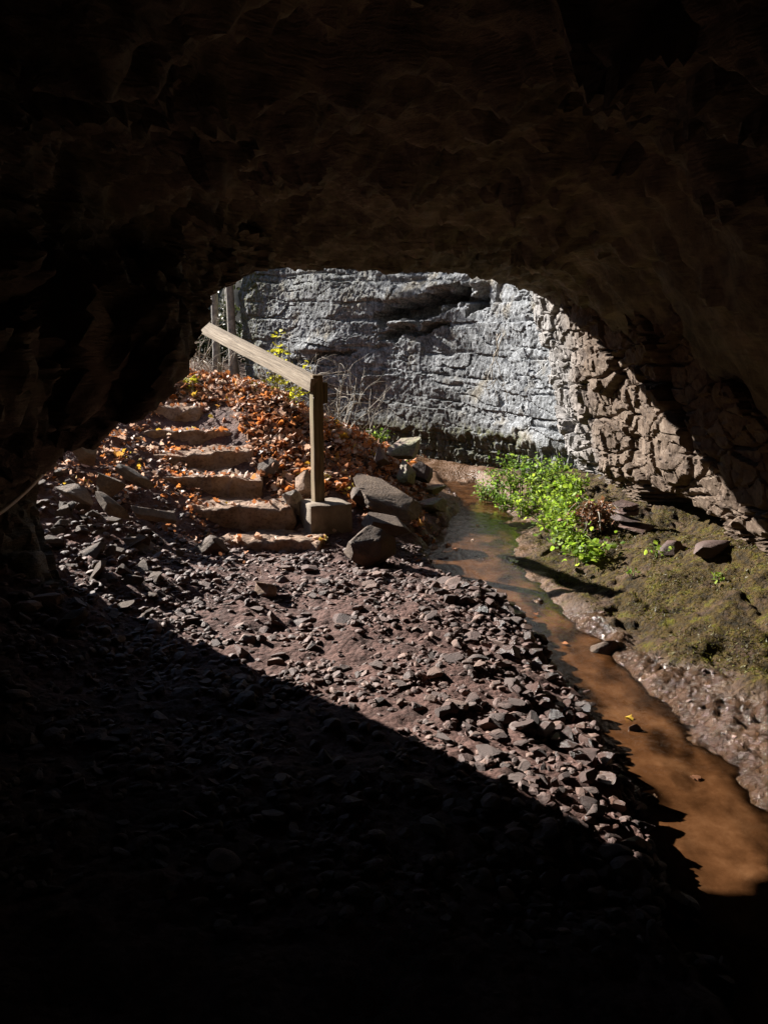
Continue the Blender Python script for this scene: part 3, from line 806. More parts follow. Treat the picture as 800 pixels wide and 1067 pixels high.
# ------------------------------------------------------------------ loose stones
def bank_density(x, y):
    xs, w = stream(y)
    e = xs - w - x                       # distance left of the water edge
    return e
def toImage(p):
    d = p - CAM
    zc = d[:, 1] * cp - d[:, 2] * sp
    yc = d[:, 1] * sp + d[:, 2] * cp
    return 400 + FPX * d[:, 0] / zc, 533.5 - FPX * yc / zc, zc

rs = np.random.RandomState(77)
cand = []
def scatter(n, x0, x1, y0, y1, fsize, keep):
    x = rs.uniform(x0, x1, n); y = rs.uniform(y0, y1, n)
    s = fsize(n, x, y); k = keep(x, y, s)
    cand.append(np.stack([x[k], y[k], s[k]], -1))
clump = lambda x, y, f=2.3, o=0: fbm(np.stack([x * f + o, y * f, x * 0], -1), 3, 201)
# big stones of the bank beside the water
scatter(1300, -.2, 1.15, 1.9, 5.0, lambda n, x, y: rs.gamma(4.2, .0128, n).clip(.028, .11), lambda x, y, s: (bank_density(x, y) > -.05) & (bank_density(x, y) < rs.uniform(.15, .75, len(x))))
# stones in the water edge
scatter(60, 0, 1.2, 1.9, 5.9, lambda n, x, y: rs.uniform(.02, .06, n), lambda x, y, s: (bank_density(x, y) > -.12) & (bank_density(x, y) < .05))
# mid sized over the path and the far gravel
scatter(1500, -1.7, .9, 1.9, 5.7, lambda n, x, y: rs.gamma(4, .0105, n).clip(.02, .11), lambda x, y, s: (bank_density(x, y) > .03) & (rs.rand(len(x)) < .85))
# rubble of the left bank
scatter(420, -2.8, -1.1, 3.4, 6.6, lambda n, x, y: rs.gamma(4, .018, n).clip(.03, .17), lambda x, y, s: (x < -1.15 - .25 * (y - 4)) & (y < 5.9))
big = np.concatenate(cand)
cand.clear()
# small chips everywhere
scatter(20000, -2.1, 1.1, 1.7, 6.1, lambda n, x, y: rs.gamma(3, .0085, n).clip(.01, .055), lambda x, y, s: (bank_density(x, y) > -.02) & (clump(x, y) * 1.5 + .36 + .3 * (bank_density(x, y) < .5) > rs.rand(len(x)) * .85))
scatter(900, -2.9, -1.2, 3.4, 7.0, lambda n, x, y: rs.gamma(3, .011, n).clip(.01, .06), lambda x, y, s: (x < -1.1) & (rs.rand(len(x)) < sst(6.6, 5.4, y)))
scatter(260, .1, 1.6, 5.6, 9.2, lambda n, x, y: rs.gamma(3, .008, n).clip(.01, .06), lambda x, y, s: (np.abs(bank_density(x, y)) < .3))
scatter(240, 1.25, 2.2, 2.0, 5.0, lambda n, x, y: rs.gamma(3, .006, n).clip(.006, .03), lambda x, y, s: masks(x, y)[1] > .5)
scatter(900, .3, 1.6, 2.0, 9.0, lambda n, x, y: rs.gamma(3, .0075, n).clip(.008, .05), lambda x, y, s: (np.abs(x - stream(y)[0]) < stream(y)[1] * 1.25))
small = np.concatenate(cand)

zb = height(big[:, 0], big[:, 1])
bp = np.stack([big[:, 0], big[:, 1], zb], -1)
ix, iy, dep = toImage(bp)
lit_line = np.interp(ix, [0, 60, 200, 300, 400, 500, 600, 700, 800], [480, 610, 670, 715, 765, 815, 865, 910, 945])
show = (big[:, 2] / dep) * np.where((ix > 0) & (ix < 800) & (iy < 1060), 1, 0) * np.where(iy < lit_line, 1.0, .35)
order = np.argsort(-show)
top = order[:300]; rest = order[300:]

VAR = []
for k in range(16):
    r_ = np.random.RandomState(500 + k)
    V = rock_shape(ICO3 if k < 10 else ico(3)[0], r_, r_.randint(13, 20), .32, .64, 0, k)
    V = V / np.abs(V).max(0) * np.array([1, r_.uniform(.6, .95), r_.uniform(.3, .62)])
    V += V * (fbm(V * 4 + k, 4, k, .6) * .04)[:, None]
    VAR.append((V, ICOF3 if k < 10 else ico(3)[1]))
ZN = [('stone', 'reddish brown angular stone heaped on the gravel bank beside the stream', 'loose stones heaped beside the stream', 'stone'),
      ('stone', 'flat reddish stone lying on the gravel path below the steps', 'loose stones lying on the gravel path', 'stone'),
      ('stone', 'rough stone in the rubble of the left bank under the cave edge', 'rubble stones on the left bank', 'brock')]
protos = {}
for c_, i in enumerate(top):
    x, y, s = big[i]
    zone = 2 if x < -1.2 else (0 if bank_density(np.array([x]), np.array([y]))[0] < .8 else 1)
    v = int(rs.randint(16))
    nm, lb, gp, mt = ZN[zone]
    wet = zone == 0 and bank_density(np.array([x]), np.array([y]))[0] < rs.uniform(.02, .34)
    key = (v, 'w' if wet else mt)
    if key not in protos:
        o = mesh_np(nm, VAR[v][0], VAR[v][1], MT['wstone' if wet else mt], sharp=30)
        protos[key] = o
    else:
        o = protos[key].copy(); COL.objects.link(o)
    tilt = .22 if zone != 2 else .5
    o.location = (x, y, zb[i] + s * rs.uniform(.0, .16) + (s * .12 * rs.rand() if zone == 0 else 0))
    o.scale = (s * .62, s * .62, s * rs.uniform(.5, .75))
    o.rotation_euler = (rs.normal() * tilt, rs.normal() * tilt, rs.uniform(0, 6.28))
    o.name = 'stone'
    tag(o, lb, 'stone', gp)

def rotm(a, b, c):
    return np.array(Euler((a, b, c)).to_matrix())
GV, GF, GR = [], [], []
nacc = 0
sv = []
for k in range(14):
    r_ = np.random.RandomState(900 + k)
    sub = ICO2 if k < 8 else ICO1
    V = rock_shape(sub, r_, 8, .4, .75, 0); V = V / np.abs(V).max(0) * np.array([1, r_.uniform(.6, .95), r_.uniform(.3, .6)])
    sv.append((V, ICOF2 if k < 8 else ICOF1))
allsm = np.concatenate([big[rest], small])
zs = height(allsm[:, 0], allsm[:, 1])
for (x, y, s), z in zip(allsm, zs):
    V, F = sv[rs.randint(8) if s > .03 else 8 + rs.randint(6)]
    t = rotm(rs.normal() * .3, rs.normal() * .3, rs.uniform(0, 6.28))
    GV.append((V * s * .6) @ t.T + (x, y, z + s * rs.uniform(0, .12))); GF.append(F + nacc); nacc += len(V)
    GR.append(np.full(len(V), rs.rand()))
gv = mesh_np('gravel', np.concatenate(GV), np.concatenate(GF), MT['gravel'], attrs=dict(rnd=np.concatenate(GR)), smooth=False)
tag(gv, 'small reddish shale gravel and chips strewn between the larger stones', 'gravel', kind='stuff')

# ------------------------------------------------------------------ steps
def step(pxl, pxr, pyt, pyb, Y, depth, label, seed, yaw=0.0, thick=None, rad=.03, tiltz=0.0):
    a = P(pxl, pyt, Y); b = P(pxr, pyt, Y); c = P(.5 * (pxl + pxr), pyb, Y)
    ht = (a[2] + b[2]) / 2 - c[2] + .04
    wd = (b[0] - a[0]) * 1.14; a = a - np.array([wd * .12, 0, 0])
    V, F = rounded_box((wd, depth, ht), rad, (48, 30, 16), .030, seed, 6.0)
    V[:, 2] += fbm(V * np.array([2.5, 3, 1]) + seed, 3, seed) * .022
    V[:, 1] += fbm(V * np.array([3.2, 0, 2.5]) + seed * 2, 3, seed + 3) * .035
    o = mesh_np('stone_step', V, F, MT['step'], sharp=50)
    o.location = ((a[0] + b[0]) / 2, Y + depth / 2, c[2] - .04 + ht / 2)
    o.rotation_euler = (0, R(tiltz), R(yaw))
    tag(o, label, 'step', 'stone steps climbing the leafy slope')
    return o
step(133, 212, 424, 453, 7.95, .65, 'topmost stone step with a rounded right end under the dark cave edge', 61, 0, rad=.07)
step(156, 240, 450, 466, 7.5, .6, 'thin second stone step from the top, scattered with leaves', 62, 3, rad=.018)
step(166, 262, 471, 499, 7.05, .6, 'tall third stone step from the top with a pale leaf strewn tread', 63, 6, rad=.02, tiltz=-3)
step(178, 270, 498, 524, 6.6, .6, 'second stone step from the bottom with a dark front', 64, 2, rad=.02)
step(203, 308, 528, 562, 6.12, .6, 'lowest raised stone step with a broken lower right corner', 65, -4, rad=.03)
step(243, 338, 563, 580, 5.75, .42, 'flat slab set in the ground at the foot of the steps', 66, -8, rad=.025)

# ------------------------------------------------------------------ handrail
pb = P(331.5, 523, 6.2); top_z = P(332, 392, 6.2)[2]
hr = empty('handrail', (pb[0], pb[1], pb[2]), 'weathered wooden post with a long sloping rail, set in a concrete footing beside the steps', 'handrail')
off = np.array(pb)
def box_obj(name, dim, loc, rot, mat, parent, rad=.006, noise=.003, n=(20, 4, 4), seed=1, freq=3):
    V, F = rounded_box(dim, rad, n, noise, seed, freq)
    o = mesh_np(name, V, F, MT[mat], parent, sharp=45)
    o.location = loc; o.rotation_euler = rot
    return o
ph = top_z - pb[2]
# the post's grain runs along its own x axis, stood upright
box_obj('post', (ph + .10, .090, .090), (0, 0, ph / 2 - .04), (0, R(-90), R(24)), 'post', hr, .008, .004, (30, 4, 4), 3)
box_obj('post_block', (.17, .065, .085), (.040, .026, ph - .13), (0, R(-90), R(24)), 'post', hr, .006, .003, (8, 4, 4), 4)
ra = P(327, 401, 6.2) + np.array([.02, -.045, 0]); rb_ = P(209, 339, 8.1)
rv = Vector(rb_ - ra); q = rv.to_track_quat('X', 'Z')
V, F = rounded_box((rv.length, .10, .108), .006, (60, 4, 4), .004, 8, 2.2)
rl = mesh_np('rail', V, F, MT['rail'], hr, sharp=45)
rl.location = Vector((ra + rb_) / 2 - off); rl.rotation_euler = q.to_euler()
for bz in (ph - .10, ph - .17):
    bb = MB(); c_, s_ = math.cos(R(24)), math.sin(R(24))
    n_ = np.array([s_, -c_, 0]); p0 = np.array([-.035, 0, bz]) + n_ * .05
    bb.tube(np.array([p0, p0 + n_ * .014]), [.011, .010], 6)
    bb.build('bolt', MT['steel'], hr, smooth=False)
fp = P(338, 537, 6.12)
V, F = rounded_box((.36, .34, .34), .022, (12, 12, 12), .010, 9, 5)
ft = mesh_np('footing', V, F, MT['concrete'], hr, sharp=45)
ft.location = (fp[0] - off[0], 6.2 + .0 - off[1], -.165 ); ft.rotation_euler = (0, 0, R(24))

# ------------------------------------------------------------------ cable on the left wall
mb = MB()
cpts = []
for t in np.linspace(0, 1, 22):
    px = -30 + 92 * t; py = 552 - 78 * t + 16 * t * (1 - t) * 2.2
    cpts.append(PD(px, py, 3.55 + .72 * t ))
mb.tube(cpts, .011, 8)
cb = mb.build('cable', MT['cable'])
tag(cb, 'thin pale cable hanging along the dark cave edge at the far left', 'cable')

# ------------------------------------------------------------------ leaves
LEAF = np.array([(0, 0), (.28, .18), (.20, .34), (.50, .48), (.28, .60), (.30, .82), (0, 1.0), (-.30, .82), (-.28, .60), (-.50, .48), (-.20, .34), (-.28, .18)])
LEAF3 = np.concatenate([np.array([[0, .5]]), LEAF])
LEAFF = np.array([[0, i + 1, (i + 1) % 12 + 1] for i in range(12)])
OVAL = np.array([(0, .5), (0, 0), (.24, .22), (.30, .5), (.17, .8), (0, 1.0), (-.17, .8), (-.30, .5), (-.24, .22)])
OVALF = np.array([[0, i + 1, (i + 1) % 8 + 1] for i in range(8)])

def leaf_cloud(pos, size, rots, shape, faces, rs, curl=.35):
    n = len(pos); k = len(shape)
    cu = rs.normal(0, curl, n); cv = rs.normal(0, curl, n)
    X = shape[None, :, 0] * np.ones((n, 1)); Yv = (shape[None, :, 1] - .5) * np.ones((n, 1))
    Z = cu[:, None] * X * X * 2 + cv[:, None] * Yv * Yv * 1.4 + rs.normal(0, .03, (n, k))
    A = np.stack([X, Yv, Z], -1) * size[:, None, None]
    A = np.einsum('nij,nkj->nki', rots, A) + pos[:, None, :]
    F = (faces[None] + (np.arange(n) * k)[:, None, None]).reshape(-1, 3)
    return A.reshape(-1, 3), F, k

def eul(a, b, c):
    ca, sa, cb_, sb, cc, sc = np.cos(a), np.sin(a), np.cos(b), np.sin(b), np.cos(c), np.sin(c)
    z = np.zeros_like(a); o = np.ones_like(a)
    Rx = np.stack([o, z, z, z, ca, -sa, z, sa, ca], -1).reshape(-1, 3, 3)
    Ry = np.stack([cb_, z, sb, z, o, z, -sb, z, cb_], -1).reshape(-1, 3, 3)
    Rz = np.stack([cc, -sc, z, sc, cc, z, z, z, o], -1).reshape(-1, 3, 3)
    return Rz @ Ry @ Rx

rl_ = np.random.RandomState(31)
n = 26000
x = rl_.uniform(-3.6, .6, n); y = rl_.uniform(6.1, 12.5, n)
k = rl_.rand(n) < masks(x, y)[3] * .95 + .02
k &= ~((np.abs(x - np.interp(y, [6.1, 8.2], [-1.05, -2.15])) < .30) & (y < 8.0) & (rl_.rand(n) < .8))
x, y = x[k], y[k]
# the dirt and rubble left of the steps, and a few on the path
m_ = 2600
x2 = rl_.uniform(-2.75, -1.25, m_); y2 = rl_.uniform(5.5, 8.4, m_)
k2 = (x2 < np.interp(y2, [6.1, 8.2], [-1.35, -2.45])) & (clump(x2, y2, 2.5) + .45 * sst(5.3, 6.4, y2) > rl_.rand(m_) * .6)
x3 = rl_.uniform(-1.3, .3, 14); y3 = rl_.uniform(4.9, 6.1, 14)
x4 = rl_.uniform(-.35, .7, 120); y4 = rl_.uniform(6.6, 8.4, 120)
x = np.concatenate([x, x2[k2], x3, x4]); y = np.concatenate([y, y2[k2], y3, y4])
z = height(x, y) + rl_.uniform(.003, .05, len(x))
# leaves on the treads
tp = []
dg_ = bpy.context.evaluated_depsgraph_get()
for o in [o for o in COL.objects if o.name.startswith('stone_step')]:
    nn = 46 if o.location.y > 6.9 else 26
    d = o.dimensions
    for _ in range(nn):
        px_ = o.location.x + rl_.uniform(-.5, .5) * d.x; py_ = o.location.y + rl_.uniform(-.5, -.1) * d.y
        tp.append((px_, py_, o.location.z + d.z / 2 - .012))
tp = np.array(tp)
fl_ = np.array([(.62, 6.3), (.78, 6.6), (.5, 6.0), (.95, 4.6), (1.02, 4.1), (1.1, 3.2), (1.2, 2.7), (.9, 7.2)])
x = np.concatenate([fl_[:, 0], x]); y = np.concatenate([fl_[:, 1], y]); z = np.concatenate([np.full(8, .008), z])
pos = np.concatenate([np.stack([x, y, z], -1), tp])
nL = len(pos)
size = rl_.gamma(9, .008, nL).clip(.04, .12)
size[-len(tp):] *= .75
size[len(x) - 134 - int(k2.sum()):len(x)] *= .55
flat = rl_.rand(nL)
rot = eul(rl_.normal(0, .6, nL), rl_.normal(0, .6, nL), rl_.uniform(0, 6.28, nL))
rot[:8] = eul(np.zeros(8), np.zeros(8), rl_.uniform(0, 6.28, 8)); size[:8] = .045
V, F, kk = leaf_cloud(pos, size, rot, LEAF3, LEAFF, rl_, .45)
pt = clump(pos[:, 0], pos[:, 1], 1.4, 9)
rv_ = np.clip(rl_.rand(nL) * .9 + pt * .35, 0, 1)
lo = mesh_np('leaf_litter', V, F, MT['leaf'], attrs=dict(rnd=np.repeat(rv_, kk)))
tag(lo, 'fallen brown, rust and orange leaves covering the slope beside the steps', 'leaves', kind='stuff')

# ------------------------------------------------------------------ leafy plants
def plant(name, label, cat, base, nst, hgt, spread, nleaf, lsize, mat, seed, lean=(0, 0, 0), droop=.35, group=None, stem='stem', shape='oval'):
    r_ = np.random.RandomState(seed)
    e = empty(name, tuple(base), label, cat, group)
    mb = MB(); LP, LR, LS = [], [], []
    for s in range(nst):
        az = r_.uniform(0, 6.28); out = spread * (r_.rand() ** .6); h = hgt * r_.uniform(.5, 1.2)
        b = np.array([math.cos(az), math.sin(az), 0]) * out * .35
        tip = np.array([math.cos(az) * out, math.sin(az) * out, h]) + np.asarray(lean) * h
        mid = b * .5 + np.array([0, 0, h * .62]) + np.asarray(lean) * h * .3
        pts = []
        for t in np.linspace(0, 1, 7):
            p = (1 - t) ** 2 * b + 2 * t * (1 - t) * mid + t * t * tip
            p[2] -= droop * h * t ** 3
            pts.append(p)
        pts = np.array(pts); mb.tube(pts, np.linspace(.0035, .0014, 7) * (1 + hgt), 4)
        for j in range(nleaf):
            t = r_.uniform(.18, 1.0); f = t * 6; i0 = min(5, int(f)); p = pts[i0] + (pts[i0 + 1] - pts[i0]) * (f - i0)
            LP.append(p + r_.normal(0, lsize * .55, 3)); LS.append(lsize * r_.uniform(.4, 1.15))
            LR.append((r_.normal(-.35, .5), r_.normal(0, .55), r_.uniform(0, 6.28)))
    mb.build('stems', MT[stem], e)
    LR = np.array(LR)
    V, F, k = leaf_cloud(np.array(LP), np.array(LS), eul(LR[:, 0], LR[:, 1], LR[:, 2]), OVAL if shape == 'oval' else LEAF3, OVALF if shape == 'oval' else LEAFF, r_, .3)
    mesh_np('foliage', V, F, MT[mat], e, attrs=dict(rnd=np.repeat(r_.rand(len(LP)), k)))
    return e

def on_ground(px, py, Y):
    p = P(px, py, Y)
    return np.array([p[0], p[1], hz(p[0], p[1]) - .01])

G1 = 'green plants at the foot of the rock wall'
for i, (px, Y, ns, h, sprd, nl, ls, mt, lb) in enumerate([
        (505, 8.55, 9, .30, .16, 12, .05, 'green', 'low green plant at the left end of the row below the pale cliff'),
        (520, 8.45, 12, .46, .20, 15, .055, 'green', 'green leafy plant second from the left in the row below the pale cliff'),
        (538, 8.3, 14, .56, .22, 16, .055, 'green', 'tallest green leafy plant in the middle of the row below the pale cliff'),
        (556, 8.1, 14, .50, .22, 16, .055, 'green', 'green leafy plant right of the tallest one below the pale cliff'),
        (573, 7.9, 12, .44, .20, 14, .055, 'green', 'green leafy plant where the pale cliff meets the brown rock wall'),
        (545, 7.5, 12, .26, .24, 13, .05, 'lime', 'low bright green plant spreading in front of the row below the pale cliff'),
        (572, 7.2, 12, .30, .24, 13, .05, 'lime', 'bright green plant sprawling between the cliff row and the brown wall'),
        (592, 7.0, 9, .56, .16, 12, .055, 'lime', 'upright green plant against the near corner of the brown wall')]):
    plant('leafy_plant', lb, 'plant', on_ground(px, 520, Y), ns + 3, h * 1.12, sprd * 1.1, nl + 2, ls * .9, mt, 300 + i, lean=(-.12, -.1, 0), group=G1)
for i, (px, Y, ns, h, sprd, nl, lb) in enumerate([
        (528, 8.0, 12, .34, .26, 14, 'wide low green plant in front of the second plant of the row'),
        (562, 7.55, 12, .40, .24, 14, 'pale green plant between the tallest plant and the brown wall'),
        (585, 7.45, 10, .62, .14, 14, 'tall narrow green plant climbing the corner of the brown wall'),
        (583, 6.7, 12, .40, .2, 12, 'bright green plant halfway down the corner of the brown wall')]):
    plant('leafy_plant', lb, 'plant', on_ground(px, 520, Y), ns, h, sprd, nl, .052, 'lime' if i % 2 else 'green', 340 + i, lean=(-.12, -.15, 0), group=G1)
for i, (px, Y, ns, h, sprd, nl, lb) in enumerate([
        (598, 6.95, 10, .48, .16, 12, 'loose lime plant at the wall foot, farthest of the trailing plants'),
        (596, 6.55, 10, .42, .20, 11, 'loose lime plant trailing over the bank just above the dry fern clump'),
        (583, 6.15, 11, .34, .22, 10, 'lime plant trailing down the bank left of the dry fern clump'),
        (600, 5.85, 9, .28, .18, 9, 'lime plant trailing between the dry fern clump and the lowest hanging plant')]):
    plant('leafy_plant', lb, 'plant', on_ground(px, 545, Y), ns + 3, h * 1.15, sprd * 1.15, nl + 3, .055, 'lime', 360 + i, lean=(-.2, -.45, 0), droop=.55, group='lime plants trailing down the mossy bank')
plant('leafy_plant', 'bright lime leafy plant cascading over the mossy bank left of the dead leaves', 'plant', on_ground(588, 560, 6.3), 16, .38, .30, 12, .06, 'lime', 320, lean=(-.30, -.45, 0), droop=.5)
plant('leafy_plant', 'bright lime plant with large pointed leaves hanging lowest on the mossy bank', 'plant', on_ground(606, 585, 5.5), 9, .24, .20, 8, .085, 'lime', 321, lean=(-.15, -.4, 0), droop=.5)
plant('leafy_plant', 'small lime plant beside the hollow under the rock wall', 'plant', on_ground(622, 580, 5.55), 6, .20, .14, 8, .07, 'lime', 322, lean=(.1, -.3, 0))
plant('dead_plant', 'dry brown fern clump hanging under the corner of the rock wall', 'dead plant', on_ground(618, 560, 6.15), 44, .48, .27, 16, .045, 'brownleaf', 323, lean=(-.1, -.25, 0), droop=.75, stem='twig')
plant('seedling', 'tiny green seedling on the mossy bank nearest the right edge', 'seedling', on_ground(742, 620, 4.45), 4, .10, .09, 4, .05, 'lime', 324)
plant('seedling', 'small green sprout on the mossy bank under the dark hollow', 'seedling', on_ground(686, 578, 5.1), 5, .12, .08, 5, .045, 'lime', 325)
plant('seedling', 'small green sprout low on the mossy bank near the shadow stripe', 'seedling', on_ground(657, 612, 4.9), 3, .07, .06, 4, .04, 'lime', 326)
plant('grass_tuft', 'green grassy tuft on the leafy ridge below the bare shrub', 'grass tuft', on_ground(392, 468, 8.5), 34, .26, .22, 3, .05, 'green', 327, droop=.4)
plant('grass_tuft', 'green grassy tuft at the right end of the leafy ridge above the mossy rocks', 'grass tuft', on_ground(415, 468, 8.6), 30, .22, .22, 3, .05, 'green', 328, droop=.4)
plant('yellow_sapling', 'yellow leaved sapling behind the middle of the rail', 'sapling', on_ground(287, 400, 8.75), 8, .74, .22, 17, .085, 'yellow', 329, lean=(.1, 0, 0), droop=.12, stem='twig')
plant('yellow_sapling', 'small yellow leaved sapling on the slope just left of the post', 'sapling', on_ground(309, 440, 8.3), 7, .50, .2, 12, .065, 'yellow', 330, droop=.15, stem='twig')
plant('yellow_sapling', 'low yellow green sprout at the top of the slope by the topmost step', 'sapling', on_ground(200, 415, 8.4), 4, .14, .12, 8, .06, 'yellow', 331, droop=.2, stem='twig')

# ------------------------------------------------------------------ bare shrubs
def shrub(label, base, n, h, spread, seed, lean=0.0, mat='twig', rad=.007):
    r_ = np.random.RandomState(seed); mb = MB()
    def grow(p, d, ln, r, lv):
        pts = [p]
        for k in range(6):
            d = d + r_.normal(0, .13, 3); d /= np.linalg.norm(d); p = p + d * ln / 6; pts.append(p)
        mb.tube(np.array(pts), np.linspace(r, r * .5, 7), 4)
        if lv:
            for k in range(r_.randint(2, 4)):
                i = r_.randint(2, 7); dd = d + r_.normal(0, .55, 3); dd /= np.linalg.norm(dd)
                grow(pts[i], dd, ln * r_.uniform(.45, .75), r * .55, lv - 1)
    for s in range(n):
        a = r_.uniform(0, 6.28); d = np.array([math.cos(a) * spread + lean, math.sin(a) * spread, 1.0]); d /= np.linalg.norm(d)
        grow(np.array([math.cos(a) * .05, math.sin(a) * .05, 0]), d, h * r_.uniform(.6, 1.05), rad, 2)
    o = mb.build('bare_shrub', MT[mat])
    o.location = tuple(base)
    tag(o, label, 'shrub', 'bare shrubs on the leafy ridge')
shrub('pale bare shrub fanning up against the cliff right of the post', on_ground(357, 450, 8.6), 13, .62, .55, 401)
shrub('pale bare shrub under the rail between the yellow sapling and the post', on_ground(296, 420, 8.9), 12, .55, .8, 402, .3)
shrub('tangled bare shrub with arching pale branches below the far end of the rail', on_ground(222, 395, 9.2), 9, .55, .9, 403, -.2, rad=.009)
shrub('thin bare shrub at the left end of the ridge beside the dark cave edge', on_ground(200, 395, 9.0), 6, .65, .5, 404, rad=.008)
shrub('sparse bare shrub at the right end of the leafy ridge', on_ground(385, 462, 8.8), 6, .55, .5, 405)

# pale hanging roots on the bright end of the cliff
mb = MB()
for (x0_, sd) in ((512, 1), (517, 2), (523, 3)):
    r_ = np.random.RandomState(sd); pts = []
    for t in np.linspace(0, 1, 14):
        p = P(x0_ + 5 * math.sin(t * 5 + sd), 348 + 72 * t, 9.55); p[:2] += r_.normal(0, .012, 2); pts.append(p)
    mb.tube(np.array(pts), np.linspace(.007, .003, 14), 5)
for (dx, dy) in ((-22, 8), (-14, 14), (12, 6)):
    mb.tube(np.array([P(517 + dx * t, 395 + dy * t + 4 * math.sin(t * 4), 9.55) for t in np.linspace(0, 1, 8)]), np.linspace(.005, .002, 8), 4)
vo = mb.build('hanging_roots', MT['twig'])
tag(vo, 'pale bare roots hanging down the bright right end of the cliff', 'roots')

# ------------------------------------------------------------------ trees beyond the cliff's left end
def tree(label, px, Y, dia, h, seed, lean=0.0):
    r_ = np.random.RandomState(seed)
    p = P(px + 6, 345, Y); zg = hz(p[0], p[1]) if Y < 16 else 2.2
    e = empty('tree', (p[0], p[1], zg - .05), label, 'tree', 'trees beyond the left end of the cliff')
    mb = MB(); pts = []
    for t in np.linspace(0, 1, 14):
        pts.append(np.array([lean * t * h + .05 * math.sin(3 * t + seed), .05 * math.cos(4 * t), t * h]))
    pts = np.array(pts)
    rad = dia / 2 * np.linspace(1, .35, 14); rad[0] *= 1.35
    mb.tube(pts, rad, 12); mb.build('trunk', MT['bark'], e)
    mb = MB(); LP = []
    def grow(p, d, ln, r, lv):
        q = [p]
        for k in range(6):
            d = d + r_.normal(0, .14, 3) + np.array([0, 0, .05]); d /= np.linalg.norm(d); p = p + d * ln / 6; q.append(p)
        mb.tube(np.array(q), np.linspace(r, r * .45, 7), 5)
        if lv:
            for k in range(3):
                dd = d + r_.normal(0, .6, 3); dd /= np.linalg.norm(dd); grow(q[r_.randint(2, 7)], dd, ln * .6, r * .5, lv - 1)
        else:
            for k in range(7): LP.append(q[r_.randint(1, 7)] + r_.normal(0, .06, 3))
    for k in range(11):
        t = r_.uniform(.45, 1); i = min(12, int(t * 13)); a = r_.uniform(0, 6.28)
        grow(pts[i], np.array([math.cos(a), math.sin(a), .6]) / 1.17, h * .22 * (1.3 - t * .5), rad[i] * .5, 2)
    c = mb.build('crown', MT['bark'], e)
    LP = np.array(LP); k = len(LP)
    V, F, kk = leaf_cloud(LP, r_.uniform(.05, .1, k), eul(r_.normal(0, 1, k), r_.normal(0, 1, k), r_.uniform(0, 6, k)), OVAL, OVALF, r_)
    mesh_np('leaves', V, F, MT['brownleaf'], c, attrs=dict(rnd=np.repeat(r_.rand(k), kk)))
tree('slim pale trunk at the far left, beside the dark cave edge', 221, 14.6, .15, 6.5, 501)
tree('leaning pale trunk close to the left end of the cliff', 238, 14.2, .17, 7.0, 502, -.035)
tree('thin dark trunk standing between and behind the two pale trunks', 230, 19, .14, 7.5, 503, .02)

def bush(label, x, y, z, r, n, seed, mat='darkgreen'):
    r_ = np.random.RandomState(seed)
    e = empty('evergreen_bush', (x, y, z), label, 'bush', 'dark bushes behind the trunks')
    mb = MB(); pos = []
    for s in range(14):
        a = r_.uniform(0, 6.28); el = r_.uniform(.15, 1.4)
        d = np.array([math.cos(a) * math.cos(el), math.sin(a) * math.cos(el), math.sin(el)])
        ln = r * r_.uniform(.6, 1.15); pts = np.array([d * ln * t + r_.normal(0, .04, 3) * t for t in np.linspace(0, 1, 6)])
        mb.tube(pts, np.linspace(.03, .008, 6), 4)
        for k in range(n // 14):
            t = r_.uniform(.35, 1.05); pos.append(d * ln * t + r_.normal(0, r * .14, 3))
    mb.build('branches', MT['bark'], e)
    pos = np.array(pos); k = len(pos); pos[:, 2] = np.abs(pos[:, 2])
    V, F, kk = leaf_cloud(pos, r_.uniform(.07, .16, k), eul(r_.normal(0, .8, k), r_.normal(0, .8, k), r_.uniform(0, 6, k)), OVAL, OVALF, r_)
    mesh_np('foliage', V, F, MT[mat], e, attrs=dict(rnd=np.repeat(r_.rand(k), kk)))
for i, (x_, y_, r_0, lb) in enumerate([(-5.1, 17.6, 1.7, 'dark evergreen bush behind the slim pale trunk'), (-3.9, 18.6, 1.9, 'dark evergreen bush behind the leaning pale trunk'),
                                      (-6.3, 19.5, 2.2, 'largest dark evergreen bush, hidden mostly by the cave edge')]):
    bush(lb, x_, y_, hz(x_, min(y_, 16)) - .1, r_0, 1500, 600 + i)

# hillside closing the view, its unseen ring raised and widened to block sky light
ha = np.linspace(R(-125), R(60), 120); hr_ = np.linspace(0, 1, 24)
HA, HR = np.meshgrid(ha, hr_, indexing='ij'); HA, HR = HA.ravel(), HR.ravel()
rad_ = 19.5 + HR * 24
hx_ = -1 + np.sin(HA) * rad_; hy_ = 3 + np.cos(HA) * rad_
hz_ = .9 + HR * 13.5 + fbm(np.stack([hx_ * .35, hy_ * .35, HA * 0], -1), 4, 88) * 1.1 * sst(0, .2, HR)
hs = mesh_np('hillside', np.stack([hx_, hy_, hz_], -1), grid_faces(120, 24), MT['hill'])
tag(hs, 'dark wooded hillside rising beyond the cliff, with unseen flanks added to block sky light', 'hillside', kind='structure')

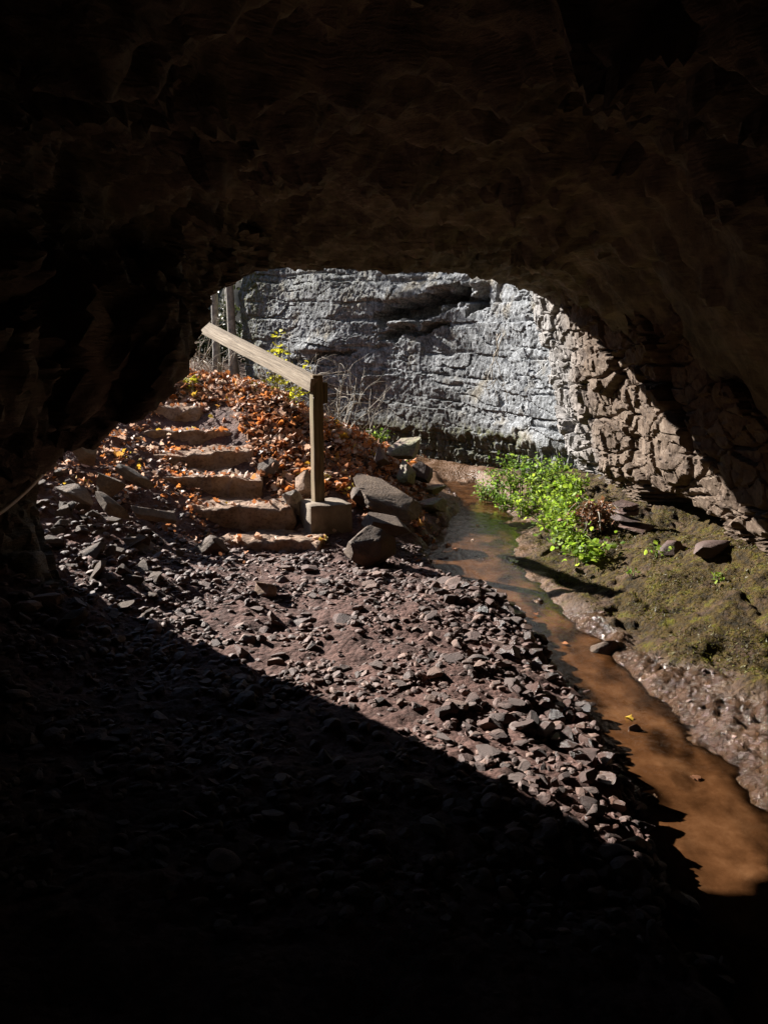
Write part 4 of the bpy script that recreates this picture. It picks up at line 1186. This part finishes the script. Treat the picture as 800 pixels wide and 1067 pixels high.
# moss fuzz on the right bank
rm = np.random.RandomState(71)
n = 60000
x = rm.uniform(.9, 2.5, n); y = rm.uniform(2.2, 7.4, n)
mk = masks(x, y)[0] * np.clip(.12 + clump(x, y, 2.6, 4) * 2.6, 0.02, 1)
k = rm.rand(n) < mk
x, y = x[k], y[k]; n = len(x)
z = height(x, y)
TRI = np.array([(0, .5), (-.16, 0), (.16, 0), (0, 1.0)]); TRIF = np.array([[1, 2, 0], [1, 0, 3], [2, 3, 0]])
V, F, kk = leaf_cloud(np.stack([x, y, z + .004], -1), rm.uniform(.010, .024, n), eul(rm.normal(.9, .5, n), rm.normal(0, .4, n), rm.uniform(0, 6.28, n)), TRI, TRIF, rm, .3)
mo = mesh_np('moss', V, F, MT['mossblade'], attrs=dict(rnd=np.repeat(rm.rand(n), kk)))
tag(mo, 'short olive moss growing over the wet bank below the rock wall', 'moss', kind='stuff')

# ------------------------------------------------------------------ world, sun, camera
w = bpy.data.worlds.new('World'); scene.world = w; w.use_nodes = True
nt = w.node_tree; bg = nt.nodes['Background']
sky = nt.nodes.new('ShaderNodeTexSky'); sky.sky_type = 'NISHITA'; sky.sun_disc = False
sky.sun_elevation = EL; sky.sun_rotation = AZ; sky.altitude = 200; sky.air_density = 0.8; sky.dust_density = 0.1; sky.ozone_density = 1.0
nt.links.new(sky.outputs[0], bg.inputs[0]); bg.inputs[1].default_value = 0.05

sl = bpy.data.lights.new('sun', 'SUN'); sl.energy = 5.0; sl.angle = R(0.53); sl.color = (1.0, 0.95, 0.88)
so = link(bpy.data.objects.new('sun', sl))
so.rotation_euler = Vector(L).to_track_quat('Z', 'Y').to_euler()
so.location = (-8, 6, 8)

cd = bpy.data.cameras.new('camera'); co = link(bpy.data.objects.new('camera', cd))
cd.sensor_fit = 'VERTICAL'; cd.sensor_height = 24; cd.sensor_width = 18; cd.lens = 24 * 800 / 1067
cd.clip_start = 0.05; cd.clip_end = 500
co.location = CAM; co.rotation_euler = (R(90) - PITCH, 0, 0)
scene.camera = co

vs = scene.view_settings
scene.display_settings.display_device = 'sRGB'
vs.view_transform = 'Standard'; vs.look = 'None'; vs.gamma = 1.0; vs.exposure = 1.85; vs.use_curve_mapping = False
cy = scene.cycles
cy.use_denoising = True
cy.max_bounces = 10; cy.diffuse_bounces = 2; cy.glossy_bounces = 4; cy.transmission_bounces = 4
cy.sample_clamp_indirect = 6.0
cy.caustics_reflective = False; cy.caustics_refractive = False
